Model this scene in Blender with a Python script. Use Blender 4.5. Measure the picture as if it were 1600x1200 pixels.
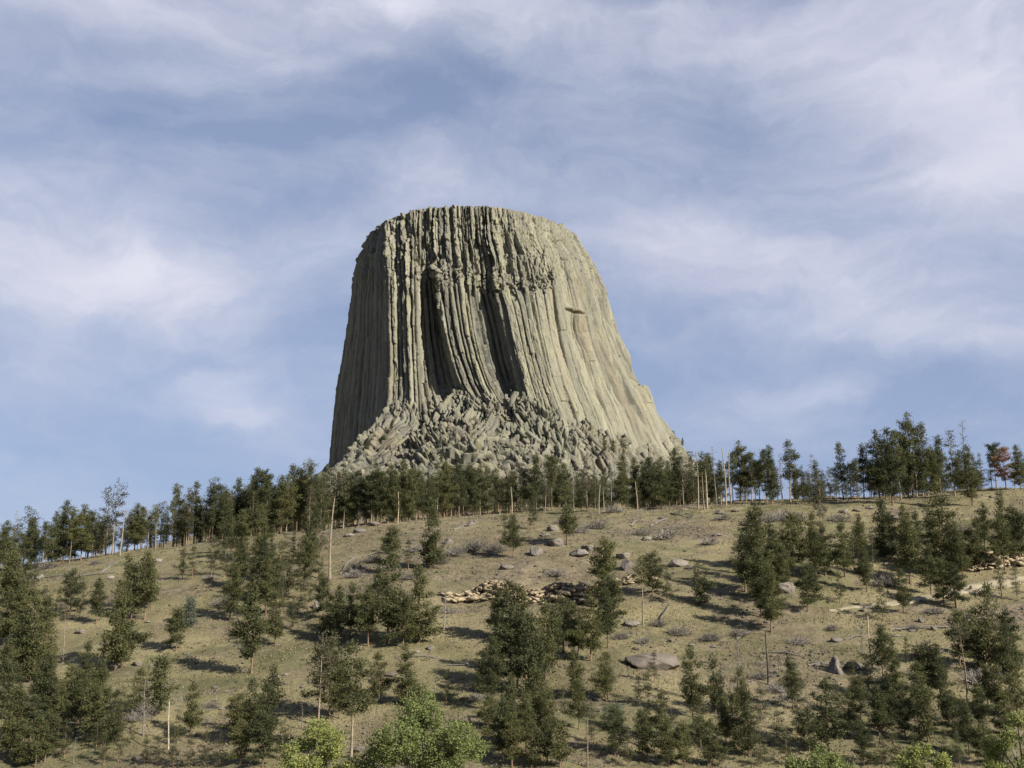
import bpy, math, random
import numpy as np
from math import radians, sin, cos, tan, atan, pi

for o in list(bpy.data.objects):
    bpy.data.objects.remove(o)
SC = bpy.context.scene
COL = SC.collection

# ---------------------------------------------------------------- camera
PITCH = radians(12.6)
F = 1700.0                      # focal length in photo pixels (photo 1600 wide)
cam_d = bpy.data.cameras.new("camera")
cam_d.sensor_width = 36.0
cam_d.lens = 36.0 * F / 1600.0
cam_d.clip_start = 0.5
cam_d.clip_end = 30000
cam = bpy.data.objects.new("camera", cam_d)
cam.rotation_euler = (pi / 2 + PITCH, 0, 0)
COL.objects.link(cam)
SC.camera = cam

# ---------------------------------------------------------------- light
SUN_AZ, SUN_EL = radians(51), radians(31)     # azimuth to the right of straight behind the camera
sun_vec = (sin(SUN_AZ) * cos(SUN_EL), -cos(SUN_AZ) * cos(SUN_EL), sin(SUN_EL))
sd = bpy.data.lights.new("sun", 'SUN')
sd.energy = 5.0
sd.angle = radians(0.5)
sd.color = (1.0, 0.93, 0.80)
so = bpy.data.objects.new("sun", sd)
from mathutils import Vector
so.rotation_euler = Vector(sun_vec).to_track_quat('Z', 'Y').to_euler()
so.location = (300, -300, 500)
COL.objects.link(so)
SC.view_settings.view_transform = 'Standard'
SC.view_settings.look = 'None'
SC.view_settings.exposure = 0.72
SC.view_settings.gamma = 1.0
SC.view_settings.use_curve_mapping = False
SC.cycles.max_bounces = 5
SC.cycles.diffuse_bounces = 3
SC.cycles.transmission_bounces = 2
SC.cycles.transparent_max_bounces = 4
SC.cycles.filter_width = 1.5

# ---------------------------------------------------------------- node helpers
def _inp(nt, sock, v):
    if hasattr(v, 'is_output') or isinstance(v, bpy.types.NodeSocket):
        nt.links.new(v, sock)
    elif v is not None:
        sock.default_value = v

def nmath(nt, op, a, b=None, c=None, clamp=False):
    n = nt.nodes.new('ShaderNodeMath'); n.operation = op; n.use_clamp = clamp
    _inp(nt, n.inputs[0], a)
    if b is not None: _inp(nt, n.inputs[1], b)
    if c is not None: _inp(nt, n.inputs[2], c)
    return n.outputs[0]

def nvmath(nt, op, a, b=None):
    n = nt.nodes.new('ShaderNodeVectorMath'); n.operation = op
    _inp(nt, n.inputs[0], a)
    if b is not None: _inp(nt, n.inputs[1], b)
    return n.outputs[0]

def nnoise(nt, vec, scale, detail=4, rough=0.55, dist=0.0, lac=2.0):
    n = nt.nodes.new('ShaderNodeTexNoise')
    _inp(nt, n.inputs['Vector'], vec)
    n.inputs['Scale'].default_value = scale
    n.inputs['Detail'].default_value = detail
    n.inputs['Roughness'].default_value = rough
    n.inputs['Distortion'].default_value = dist
    n.inputs['Lacunarity'].default_value = lac
    return n.outputs[0]

def nvoro(nt, vec, scale, feature='F1', rand=1.0, out=0):
    n = nt.nodes.new('ShaderNodeTexVoronoi'); n.feature = feature
    _inp(nt, n.inputs['Vector'], vec)
    n.inputs['Scale'].default_value = scale
    n.inputs['Randomness'].default_value = rand
    return n.outputs[out]

def nmap(nt, v, a, b, c=0.0, d=1.0, smooth=False):
    n = nt.nodes.new('ShaderNodeMapRange')
    n.interpolation_type = 'SMOOTHSTEP' if smooth else 'LINEAR'
    _inp(nt, n.inputs[0], v)
    for i, x in zip((1, 2, 3, 4), (a, b, c, d)): n.inputs[i].default_value = x
    return n.outputs[0]

def nmix(nt, fac, a, b, mode='MIX'):
    n = nt.nodes.new('ShaderNodeMix'); n.data_type = 'RGBA'; n.blend_type = mode
    _inp(nt, n.inputs[0], fac)
    _inp(nt, n.inputs[6], (*a, 1) if isinstance(a, tuple) and len(a) == 3 else a)
    _inp(nt, n.inputs[7], (*b, 1) if isinstance(b, tuple) and len(b) == 3 else b)
    return n.outputs[2]

def nscale(nt, vec, s):
    n = nt.nodes.new('ShaderNodeMapping')
    _inp(nt, n.inputs['Vector'], vec)
    n.inputs['Scale'].default_value = s
    return n.outputs[0]

def new_mat(name):
    m = bpy.data.materials.new(name); m.use_nodes = True
    nt = m.node_tree
    b = nt.nodes['Principled BSDF']
    b.inputs['Roughness'].default_value = 0.95
    b.inputs['Specular IOR Level'].default_value = 0.1
    return m, nt, b

# ---------------------------------------------------------------- world: clear sky with thin cloud banks
w = bpy.data.worlds.new("World")
SC.world = w
w.use_nodes = True
nt = w.node_tree
bg = nt.nodes['Background']
sky = nt.nodes.new('ShaderNodeTexSky')
sky.sky_type = 'NISHITA'
sky.sun_disc = False
sky.sun_elevation = SUN_EL
sky.sun_rotation = pi - SUN_AZ
sky.altitude = 1300
sky.air_density = 1.0
sky.dust_density = 0.6
sky.ozone_density = 1.0
SKY_STR = 0.068
bg.inputs['Strength'].default_value = SKY_STR
tc = nt.nodes.new('ShaderNodeTexCoord')
d = nvmath(nt, 'NORMALIZE', tc.outputs['Generated'])
sep = nt.nodes.new('ShaderNodeSeparateXYZ'); nt.links.new(d, sep.inputs[0])
az = nmath(nt, 'ARCTAN2', sep.outputs[0], sep.outputs[1])
el = nmath(nt, 'ARCSINE', sep.outputs[2])
comb = nt.nodes.new('ShaderNodeCombineXYZ'); nt.links.new(az, comb.inputs[0]); nt.links.new(el, comb.inputs[1])
# warp so that the banks have ragged edges
wn = nt.nodes.new('ShaderNodeTexNoise'); wn.inputs['Scale'].default_value = 5.0; wn.inputs['Detail'].default_value = 6
wn.inputs['Roughness'].default_value = 0.55
nt.links.new(d, wn.inputs['Vector'])
off = nvmath(nt, 'MULTIPLY', nvmath(nt, 'SUBTRACT', wn.outputs['Color'], (0.5, 0.5, 0.5)), (0.16, 0.075, 0.0))
q = nvmath(nt, 'ADD', comb.outputs[0], off)
def bank(X, Y, hw, hh, rot, amt):
    """a cloud bank: an ellipse of sky directions (given where it stands in the view, in photo pixels)"""
    a0 = atan((X - 800) / F / cos(PITCH + atan((600 - Y) / F))) ; e0 = PITCH + atan((600 - Y) / F)
    e0 = math.asin(sin(e0) * cos(a0)) if False else e0 * cos(a0 * 0.6)
    v = nvmath(nt, 'SUBTRACT', q, (a0, e0, 0))
    m = nt.nodes.new('ShaderNodeMapping'); m.vector_type = 'TEXTURE'
    nt.links.new(v, m.inputs['Vector'])
    m.inputs['Rotation'].default_value = (0, 0, radians(rot))
    m.inputs['Scale'].default_value = (hw / F, hh / F, 1)
    l = nt.nodes.new('ShaderNodeVectorMath'); l.operation = 'LENGTH'
    nt.links.new(m.outputs[0], l.inputs[0])
    g = nmath(nt, 'POWER', 2.718, nmath(nt, 'MULTIPLY', nmath(nt, 'POWER', l.outputs['Value'], 2.0), -1.0))
    return nmath(nt, 'MULTIPLY', g, amt)
BANKS = [
    (150, 450, 300, 80, 0, 0.95), (330, 500, 110, 45, -12, 0.30), (60, 560, 120, 60, -25, 0.25),
    (380, 645, 75, 30, -25, 0.42), (20, 610, 90, 40, 0, 0.22),
    (640, 330, 190, 60, 12, 0.45), (1080, 395, 230, 105, -8, 0.66), (1500, 250, 260, 130, -30, 1.0),
    (1560, 60, 380, 90, -5, 0.6), (250, 50, 420, 80, 8, 0.62), (850, 35, 520, 60, -4, 0.58),
    (380, 120, 230, 22, 10, 0.25), (1350, 480, 300, 55, -18, 0.42), (1540, 560, 170, 25, -10, 0.45), (1250, 610, 90, 18, 0, 0.3),
    (560, 255, 420, 40, 8, 0.18), (1000, 190, 260, 60, -20, 0.16), (60, 330, 260, 40, 5, 0.12), (820, 640, 900, 80, 0, 0.12),
    (-700, 300, 500, 150, 0, 0.6), (2300, 300, 500, 150, 0, 0.6),
]
tot = None
for b_ in BANKS:
    g = bank(*b_)
    tot = g if tot is None else nmath(nt, 'ADD', tot, g)
# fine streaks
strk = nnoise(nt, nscale(nt, q, (1.6, 4.2, 1.0)), 4.0, 6, 0.55, 0.0)
fine = nmap(nt, strk, 0.34, 0.70, -0.12, 0.22)
# elsewhere in the sky: generic thin cloud
gen = nmap(nt, nnoise(nt, d, 3.0, 6, 0.55), 0.5, 0.75, 0.0, 0.3, True)
up = nmap(nt, el, 0.62, 0.85, 0.0, 1.0)
cov = nmath(nt, 'ADD', nmath(nt, 'ADD', tot, fine), nmath(nt, 'MULTIPLY', gen, up))
wisp = nnoise(nt, nscale(nt, nvmath(nt, 'ADD', q, nvmath(nt, 'MULTIPLY', off, (1.5, 1.5, 0))), (1.0, 2.4, 1.0)), 14.0, 8, 0.62)
cov = nmath(nt, 'ADD', cov, nmath(nt, 'MULTIPLY', nmap(nt, wisp, 0.36, 0.70, -0.11, 0.19), nmap(nt, cov, 0.0, 0.6, 0.45, 1.0)))
cov = nmap(nt, cov, 0.0, 1.05, 0.13, 0.96)
cloud_shade = nmap(nt, nnoise(nt, nscale(nt, q, (1.5, 4.0, 1.0)), 3.0, 5, 0.5), 0.3, 0.7, 0.0, 1.0)
ccol = nmix(nt, cloud_shade, (0.335, 0.35, 0.44), (0.475, 0.48, 0.545))
cscl = nmix(nt, 1.0, ccol, (1 / SKY_STR,) * 3, 'MULTIPLY')
skyc = nmix(nt, nmap(nt, el, 0.05, 0.8, 0.78, 0.25), sky.outputs[0], tuple(v / SKY_STR for v in (0.165, 0.220, 0.362)))
fin = nmix(nt, cov, skyc, cscl)
fin = nmix(nt, 1.0, fin, nmix(nt, nmap(nt, sep.outputs[1], -0.35, 0.25, 0.0, 1.0, True), (0.55, 0.57, 0.62), (1.0, 1.0, 1.0)), 'MULTIPLY')  # unseen sky behind the camera dimmed to deepen shade on the tower's left face
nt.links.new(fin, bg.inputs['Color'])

# ---------------------------------------------------------------- geometry helpers
RNG = np.random.default_rng(7)
random.seed(5)

def tz(Y):
    return np.tan(PITCH + np.arctan((600.0 - np.asarray(Y, float)) / F))

def unproj(X, Y, y):
    z = y * tz(Y)
    dep = y * cos(PITCH) + z * sin(PITCH)
    return (np.asarray(X, float) - 800.0) * dep / F, z

def proj(x, y, z):
    dep = y * cos(PITCH) + z * sin(PITCH)
    upv = z * cos(PITCH) - y * sin(PITCH)
    return 800 + F * x / dep, 600 - F * upv / dep

_PERM = np.random.default_rng(99).random((256, 256))
def vnoise(x, y, seed=0):
    x = np.asarray(x, float) + seed * 17.31; y = np.asarray(y, float) + seed * 9.77
    xi = np.floor(x).astype(int); yi = np.floor(y).astype(int)
    fx = x - xi; fy = y - yi
    fx = fx * fx * fx * (fx * (fx * 6 - 15) + 10); fy = fy * fy * fy * (fy * (fy * 6 - 15) + 10)
    g = lambda a, b: _PERM[a & 255, b & 255]
    return ((g(xi, yi) * (1 - fx) + g(xi + 1, yi) * fx) * (1 - fy) + (g(xi, yi + 1) * (1 - fx) + g(xi + 1, yi + 1) * fx) * fy) * 2 - 1

def fbm(x, y, seed=0, octv=4, gain=0.5):
    a, s, t = 1.0, 0.0, 0.0
    for k in range(octv):
        s = s + a * vnoise(x * 2 ** k, y * 2 ** k, seed + k); t += a; a *= gain
    return s / t

def cells(x, y, seed=0, jit=0.9):
    """voronoi: per point (F1, F2-F1, random of cell, gradient x, gradient y, dx, dy)"""
    xi = np.floor(x).astype(int); yi = np.floor(y).astype(int)
    best = np.full(x.shape, 9e9); second = best.copy()
    r = np.zeros(x.shape); gx = r.copy(); gy = r.copy(); bx = r.copy(); by = r.copy()
    for i in (-1, 0, 1):
        for j in (-1, 0, 1):
            a = (xi + i + seed * 31) & 255; b = (yi + j + seed * 57) & 255
            px = xi + i + 0.5 + (_PERM[a, b] - 0.5) * jit
            py = yi + j + 0.5 + (_PERM[b, (a + 91) & 255] - 0.5) * jit
            dx = x - px; dy = y - py; dd = np.hypot(dx, dy)
            n = dd < best
            second = np.where(n, best, np.minimum(second, dd))
            best = np.where(n, dd, best)
            r = np.where(n, _PERM[(a + 13) & 255, (b + 77) & 255], r)
            gx = np.where(n, _PERM[(a + 113) & 255, (b + 7) & 255] * 2 - 1, gx)
            gy = np.where(n, _PERM[(a + 43) & 255, (b + 177) & 255] * 2 - 1, gy)
            bx = np.where(n, dx, bx); by = np.where(n, dy, by)
    return best, second - best, r, gx, gy, bx, by

def mesh_np(name, verts, faces, uv=None, smooth=False, mat=None, attr=None):
    """faces: (n,3) or (n,4) int array, or a list of such arrays"""
    fl = faces if isinstance(faces, list) else [faces]
    me = bpy.data.meshes.new(name)
    verts = np.asarray(verts, np.float32)
    me.vertices.add(len(verts)); me.vertices.foreach_set('co', verts.ravel())
    loops = np.concatenate([f.ravel() for f in fl]).astype(np.int32)
    tots = np.concatenate([np.full(len(f), f.shape[1]) for f in fl]).astype(np.int32)
    starts = np.concatenate([[0], np.cumsum(tots)[:-1]]).astype(np.int32)
    me.loops.add(len(loops)); me.loops.foreach_set('vertex_index', loops)
    me.polygons.add(len(tots)); me.polygons.foreach_set('loop_start', starts); me.polygons.foreach_set('loop_total', tots)
    me.update(calc_edges=True)
    if uv is not None:
        l = me.uv_layers.new(name='UVMap')
        l.data.foreach_set('uv', np.asarray(uv, np.float32)[loops].ravel())
    if attr is not None:
        for k, v in attr.items():
            a = me.attributes.new(k, 'FLOAT', 'POINT'); a.data.foreach_set('value', np.asarray(v, np.float32))
    if smooth:
        me.polygons.foreach_set('use_smooth', np.ones(len(tots), bool))
    me.validate()
    if mat: me.materials.append(mat)
    return me

def grid_faces(nr, nc, wrap=False):
    i = np.arange(nr - 1)[:, None]; j = np.arange(nc if wrap else nc - 1)[None, :]
    a = i * nc + j; b = i * nc + (j + 1) % nc
    return np.stack([a, b, b + nc, a + nc], -1).reshape(-1, 4)

def obj(name, me, parent=None, label=None, cat=None, group=None, kind=None, loc=None):
    o = bpy.data.objects.new(name, me); COL.objects.link(o)
    if parent: o.parent = parent
    if label: o['label'] = label
    if cat: o['category'] = cat
    if group: o['group'] = group
    if kind: o['kind'] = kind
    if loc is not None: o.location = loc
    return o

class MB:
    def __init__(s): s.v = []; s.q = []; s.t = []; s.n = 0
    def add(s, v, q=None, t=None):
        v = np.asarray(v, float).reshape(-1, 3)
        if q is not None and len(q): s.q.append(np.asarray(q) + s.n)
        if t is not None and len(t): s.t.append(np.asarray(t) + s.n)
        s.v.append(v); s.n += len(v)
    def tube(s, pts, rad, k=6, cap=True):
        pts = np.asarray(pts, float); rad = np.asarray(rad, float)
        n = len(pts)
        tn = np.gradient(pts, axis=0); tn /= np.linalg.norm(tn, axis=1)[:, None] + 1e-9
        ref = np.where(np.abs(tn[:, 2:3]) > 0.9, np.array([[1., 0, 0]]), np.array([[0, 0, 1.]]))
        a = np.cross(tn, ref); a /= np.linalg.norm(a, axis=1)[:, None]
        b = np.cross(tn, a)
        th = np.arange(k) * 2 * pi / k
        V = pts[:, None] + rad[:, None, None] * (np.cos(th)[None, :, None] * a[:, None] + np.sin(th)[None, :, None] * b[:, None])
        q = grid_faces(n, k, True)
        t = None
        V = V.reshape(-1, 3)
        if cap:
            V = np.vstack([V, pts[-1:] + tn[-1:] * rad[-1] * 0.5])
            c = n * k; base = (n - 1) * k
            t = np.array([[base + j, base + (j + 1) % k, c] for j in range(k)])
        s.add(V, q, t)
    def mesh(s, name, mat, smooth=False):
        f = []
        if s.q: f.append(np.concatenate(s.q))
        if s.t: f.append(np.concatenate(s.t))
        return mesh_np(name, np.concatenate(s.v), f, mat=mat, smooth=smooth)

# ---------------------------------------------------------------- materials
def mat_rock(name, uvscale=True):
    m, nt, b = new_mat(name)
    uv = nt.nodes.new('ShaderNodeUVMap'); uv.uv_map = 'UVMap'
    geo = nt.nodes.new('ShaderNodeTexCoord')
    P_ = geo.outputs['Object']
    tint = nt.nodes.new('ShaderNodeAttribute'); tint.attribute_name = 'tint'
    rust = nt.nodes.new('ShaderNodeAttribute'); rust.attribute_name = 'rust'
    streak = nnoise(nt, nscale(nt, uv.outputs[0], (0.9, 0.045, 1)), 1.0, 5, 0.6)
    patch = nnoise(nt, nscale(nt, P_, (1, 1, 0.55)), 0.045, 5, 0.6, 0.3)
    spk = nnoise(nt, P_, 0.9, 4, 0.7)
    c = nmix(nt, nmap(nt, streak, 0.35, 0.65), (0.140, 0.141, 0.122), (0.250, 0.246, 0.200))
    c = nmix(nt, nmap(nt, patch, 0.42, 0.62, 0, 0.75, True), c, (0.205, 0.200, 0.172))
    # lichen
    lich = nmath(nt, 'MULTIPLY', nmap(nt, nnoise(nt, nscale(nt, uv.outputs[0], (0.5, 0.08, 1)), 0.7, 5, 0.65), 0.5, 0.68, 0, 1, True), nmap(nt, spk, 0.35, 0.6, 0.35, 0.9))
    c = nmix(nt, lich, c, (0.228, 0.230, 0.142))
    c = nmix(nt, nmath(nt, 'MULTIPLY', rust.outputs['Fac'], nmap(nt, streak, 0.4, 0.6, 0.35, 1.0)), c, (0.185, 0.128, 0.083))
    c = nmix(nt, 1.0, c, nmix(nt, tint.outputs['Fac'], (0.68, 0.68, 0.70), (1.24, 1.21, 1.12)), 'MULTIPLY')
    c = nmix(nt, 1.0, c, nmix(nt, nmap(nt, spk, 0.3, 0.7), (0.84, 0.84, 0.84), (1.12, 1.11, 1.08)), 'MULTIPLY')
    wst = nnoise(nt, nscale(nt, uv.outputs[0], (0.55, 0.012, 1)), 1.0, 6, 0.65)
    c = nmix(nt, nmap(nt, wst, 0.56, 0.66, 0, 0.6, True), c, (0.088, 0.085, 0.078))
    c = nmix(nt, nmap(nt, nnoise(nt, nscale(nt, uv.outputs[0], (0.22, 0.05, 1)), 1.0, 4, 0.6), 0.60, 0.70, 0, 0.55, True), c, (0.235, 0.19, 0.145))
    nt.links.new(c, b.inputs['Base Color'])
    bp = nt.nodes.new('ShaderNodeBump'); bp.inputs['Strength'].default_value = 0.8; bp.inputs['Distance'].default_value = 0.5
    hgt = nmath(nt, 'ADD', nmath(nt, 'MULTIPLY', spk, 0.8), nmath(nt, 'MULTIPLY', streak, 0.7))
    nt.links.new(hgt, bp.inputs['Height']); nt.links.new(bp.outputs[0], b.inputs['Normal'])
    return m
M_ROCK = mat_rock('columnar_rock')

def mat_simple(name, c1, c2, scale, bump=0.3, dist=0.1, rnd=0.0, coord='Object', detail=4):
    m, nt, b = new_mat(name)
    tcn = nt.nodes.new('ShaderNodeTexCoord')
    n = nnoise(nt, tcn.outputs[coord], scale, detail, 0.6)
    c = nmix(nt, nmap(nt, n, 0.33, 0.67), c1, c2)
    if rnd:
        oi = nt.nodes.new('ShaderNodeObjectInfo')
        c = nmix(nt, 1.0, c, nmix(nt, oi.outputs['Random'], (1 - rnd,) * 3, (1 + rnd,) * 3), 'MULTIPLY')
    nt.links.new(c, b.inputs['Base Color'])
    if bump:
        bp = nt.nodes.new('ShaderNodeBump'); bp.inputs['Strength'].default_value = bump; bp.inputs['Distance'].default_value = dist
        nt.links.new(n, bp.inputs['Height']); nt.links.new(bp.outputs[0], b.inputs['Normal'])
    return m

def mat_leaf(name, c1, c2, transl=0.36, c3=None):
    m, nt, b = new_mat(name)
    oi = nt.nodes.new('ShaderNodeObjectInfo')
    tcn = nt.nodes.new('ShaderNodeTexCoord')
    n = nnoise(nt, tcn.outputs['Object'], 1.1, 3, 0.7)
    c = nmix(nt, nmap(nt, n, 0.32, 0.68), c1, c2)
    c = nmix(nt, 1.0, c, nmix(nt, oi.outputs['Random'], (0.72, 0.76, 0.80), (1.28, 1.22, 1.10)), 'MULTIPLY')
    b.inputs['Roughness'].default_value = 0.8
    nt.links.new(c, b.inputs['Base Color'])
    tr = nt.nodes.new('ShaderNodeBsdfTranslucent'); nt.links.new(c, tr.inputs[0])
    mx = nt.nodes.new('ShaderNodeMixShader'); mx.inputs[0].default_value = transl
    out = nt.nodes['Material Output']
    nt.links.new(b.outputs[0], mx.inputs[1]); nt.links.new(tr.outputs[0], mx.inputs[2]); nt.links.new(mx.outputs[0], out.inputs[0])
    return m

M_PINE = mat_leaf('pine_needles', (0.070, 0.080, 0.039), (0.140, 0.145, 0.069))
M_PINE_GREY = mat_leaf('thin_needles', (0.085, 0.083, 0.056), (0.135, 0.125, 0.085))
M_RUST = mat_leaf('dead_needles', (0.25, 0.125, 0.055), (0.36, 0.19, 0.09))
M_JUN = mat_leaf('juniper_needles', (0.10, 0.125, 0.10), (0.17, 0.19, 0.15))
M_COT = mat_leaf('cottonwood_leaves', (0.145, 0.175, 0.060), (0.285, 0.315, 0.120), 0.3)
M_BARK = mat_simple('pine_bark', (0.10, 0.065, 0.045), (0.24, 0.17, 0.12), 3.0, rnd=0.25)
M_BARKP = mat_simple('pale_bark', (0.15, 0.12, 0.09), (0.31, 0.255, 0.19), 2.5, rnd=0.15)
M_DEAD = mat_simple('weathered_wood', (0.13, 0.118, 0.105), (0.26, 0.24, 0.215), 2.5, rnd=0.2)
M_POLE = mat_simple('bleached_pole_wood', (0.25, 0.21, 0.15), (0.42, 0.36, 0.27), 2.5, rnd=0.2)
M_CHAR = mat_simple('charred_wood', (0.02, 0.02, 0.02), (0.05, 0.045, 0.04), 2.5)
M_TWIG = mat_simple('bare_twigs', (0.15, 0.135, 0.12), (0.29, 0.265, 0.235), 1.2, bump=0, rnd=0.25)
M_BOULD = mat_simple('boulder_rock', (0.095, 0.088, 0.08), (0.235, 0.21, 0.18), 1.2, bump=0.7, dist=0.25, rnd=0.2, detail=7)
M_BOULDB = mat_simple('brown_rock', (0.105, 0.090, 0.076), (0.20, 0.172, 0.146), 1.0, bump=0.7, dist=0.25, rnd=0.1, detail=7)
M_COTB = mat_simple('cottonwood_bark', (0.16, 0.14, 0.11), (0.30, 0.27, 0.22), 2.5)

def mat_ground():
    m, nt, b = new_mat('dry_grass_ground')
    tcn = nt.nodes.new('ShaderNodeTexCoord'); P_ = tcn.outputs['Object']
    big = nnoise(nt, P_, 0.035, 5, 0.6, 0.4)
    mid = nnoise(nt, P_, 0.22, 5, 0.65)
    fin_ = nnoise(nt, P_, 1.6, 5, 0.75)
    c = nmix(nt, nmap(nt, big, 0.38, 0.62, 0, 1, True), (0.165, 0.151, 0.082), (0.262, 0.226, 0.132))
    c = nmix(nt, nmap(nt, mid, 0.50, 0.66, 0, 0.7, True), c, (0.29, 0.245, 0.155))
    c = nmix(nt, nmap(nt, nnoise(nt, P_, 0.11, 5, 0.7), 0.50, 0.63, 0, 0.6, True), c, (0.185, 0.150, 0.105))
    c = nmix(nt, nmap(nt, nnoise(nt, P_, 0.06, 5, 0.65), 0.53, 0.64, 0, 0.75, True), c, (0.105, 0.112, 0.056))
    att = nt.nodes.new('ShaderNodeAttribute'); att.attribute_name = 'stony'
    c = nmix(nt, nmath(nt, 'MULTIPLY', att.outputs['Fac'], nmap(nt, mid, 0.35, 0.6, 0.45, 1.0)), c, nmix(nt, nmap(nt, nnoise(nt, P_, 0.5, 5, 0.7), 0.4, 0.6), (0.115, 0.092, 0.070), (0.245, 0.198, 0.148)))
    c = nmix(nt, 1.0, c, nmix(nt, nmap(nt, fin_, 0.3, 0.7), (0.74, 0.76, 0.76), (1.22, 1.21, 1.16)), 'MULTIPLY')
    c = nmix(nt, nmap(nt, nnoise(nt, P_, 0.9, 4, 0.7), 0.58, 0.68, 0, 0.4), c, (0.105, 0.098, 0.062))
    nt.links.new(c, b.inputs['Base Color'])
    bp = nt.nodes.new('ShaderNodeBump'); bp.inputs['Strength'].default_value = 0.8; bp.inputs['Distance'].default_value = 0.5
    nt.links.new(nmath(nt, 'ADD', fin_, mid), bp.inputs['Height']); nt.links.new(bp.outputs[0], b.inputs['Normal'])
    return m
M_GROUND = mat_ground()
M_TRACK = mat_simple('track_dirt', (0.24, 0.205, 0.135), (0.42, 0.37, 0.265), 0.4, bump=0.4, detail=6)
M_SAND = mat_simple('sandstone', (0.22, 0.178, 0.122), (0.44, 0.36, 0.245), 0.8, bump=0.8, dist=0.4, detail=7)

# ---------------------------------------------------------------- terrain
D = 330.0
RX = [-900, -300, 0, 60, 150, 250, 350, 430, 520, 600, 700, 800, 900, 1000, 1100, 1200, 1300, 1400, 1480, 1540, 1600, 1900, 2400]
RY = [950, 910, 892, 884, 868, 854, 842, 834, 825, 816, 808, 801, 797, 796, 790, 784, 782, 777, 769, 763, 766, 775, 800]
TX, TY = -10.0, 1000.0      # tower centre

def ridge_z(x):
    zz = D * tz(np.array(RY, float))
    xx = (np.array(RX, float) - 800) * (D * cos(PITCH) + zz * sin(PITCH)) / F
    return np.interp(x, xx, zz)

def ground(x, y, rough=True):
    x = np.asarray(x, float); y = np.asarray(y, float)
    zr = ridge_z(x * np.clip(D / np.maximum(y, 60), 0.6, 1.5) ** 0.5)
    zb = -21.0 + 3.0 * np.sin(x / 60.0 + 1.0)
    y0 = 118.0
    s = np.clip((y - y0) / (D - y0), 0, 1)
    g = 1.22 * s - 0.22 * s * s - 0.10 * np.sin(2 * pi * s) * 0.5
    z = zb + (zr - zb) * g
    # valley and the camera's own bank
    t = np.clip((y - 3) / 62.0, 0, 1); t = t * t * (3 - 2 * t)
    near = -1.8 + (zb + 1.8) * t
    z = np.where(y < y0, near, z)
    # behind the crest
    db = np.maximum(y - D, 0)
    cen = np.exp(-((x + 20) / 120.0) ** 4)
    back = zr - 11 * (1 - np.exp(-(db / 45.0) ** 2)) * (1 - cen) + 0.055 * db * cen - np.maximum(db - 60, 0) * 0.06 * (1 - cen)
    z = np.where(y > D, np.maximum(back, -15), z)
    r = np.hypot(x - TX, y - TY)
    mound = 112 - 0.30 * np.maximum(r - 140, 0)
    k = 6.0
    far = y > D + 20
    z = np.where(far, k * np.logaddexp(z / k, mound / k), z)
    if rough:
        wv = np.clip((y - 40) / 60, 0, 1)
        z = z + wv * (1.5 * fbm(x / 33, y / 28, 3, 3) + 0.45 * fbm(x / 7.0, y / 6.0, 11, 3) + 0.10 * fbm(x / 1.6, y / 1.6, 21, 2)) * np.where(y > D + 5, 0.5, 1)
    return z

def hit(X, Y, ymax=341.0):
    """where the line of sight through a photo pixel meets the hill; None when it passes over the crest"""
    ys = np.arange(95, ymax, 0.2)
    xs, zs = unproj(X, Y, ys)
    below = ground(xs, ys) >= zs
    # skip the near bank
    k = np.argmax(below)
    if not below.any(): return None
    return float(xs[k]), float(ys[k]), float(ground(xs[k:k + 1], ys[k:k + 1])[0])

def graded(a, b, n, p):
    return a + (b - a) * np.linspace(0, 1, n) ** p
xs = np.concatenate([-(graded(215, 7000, 26, 2.2)[1:][::-1]), np.arange(-215, 215.1, 0.8), graded(215, 7000, 26, 2.2)[1:]])
ys = np.concatenate([-(graded(20, 4000, 16, 2.2)[::-1]), np.arange(-10, 120, 1.5), np.arange(120, 346, 0.65), np.arange(346, 1100, 7.0), graded(1100, 9000, 20, 2)[0:]])
GX, GY = np.meshgrid(xs, ys)
GZ = ground(GX, GY)
sX, sY = proj(GX, np.maximum(GY, 20), GZ)
stony = np.clip(fbm(GX / 18, GY / 12, 5, 4) * 2.0, 0, 1) * (GY > 120)
stony = np.maximum(stony, np.exp(-(((sX - 830) / 170) ** 2 + ((sY - 895) / 50) ** 2)) * (GY > 200))
stony = np.maximum(stony, 0.9 * np.exp(-(((sX - 1240) / 150) ** 2 + ((sY - 1060) / 50) ** 2)) * (GY > 120) * (GY < 340))
stony = np.maximum(stony, 0.8 * np.exp(-(((sX - 640) / 200) ** 2 + ((sY - 835) / 35) ** 2)) * (GY > 200) * (GY < 345))
me = mesh_np('hillside_ground', np.stack([GX, GY, GZ], -1).reshape(-1, 3), grid_faces(len(ys), len(xs)), mat=M_GROUND, smooth=True, attr={'stony': stony.ravel()})
g_ob = obj('ground', me, kind='structure', label='dry grassy hillside rising to a ridge below the rock tower')

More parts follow.
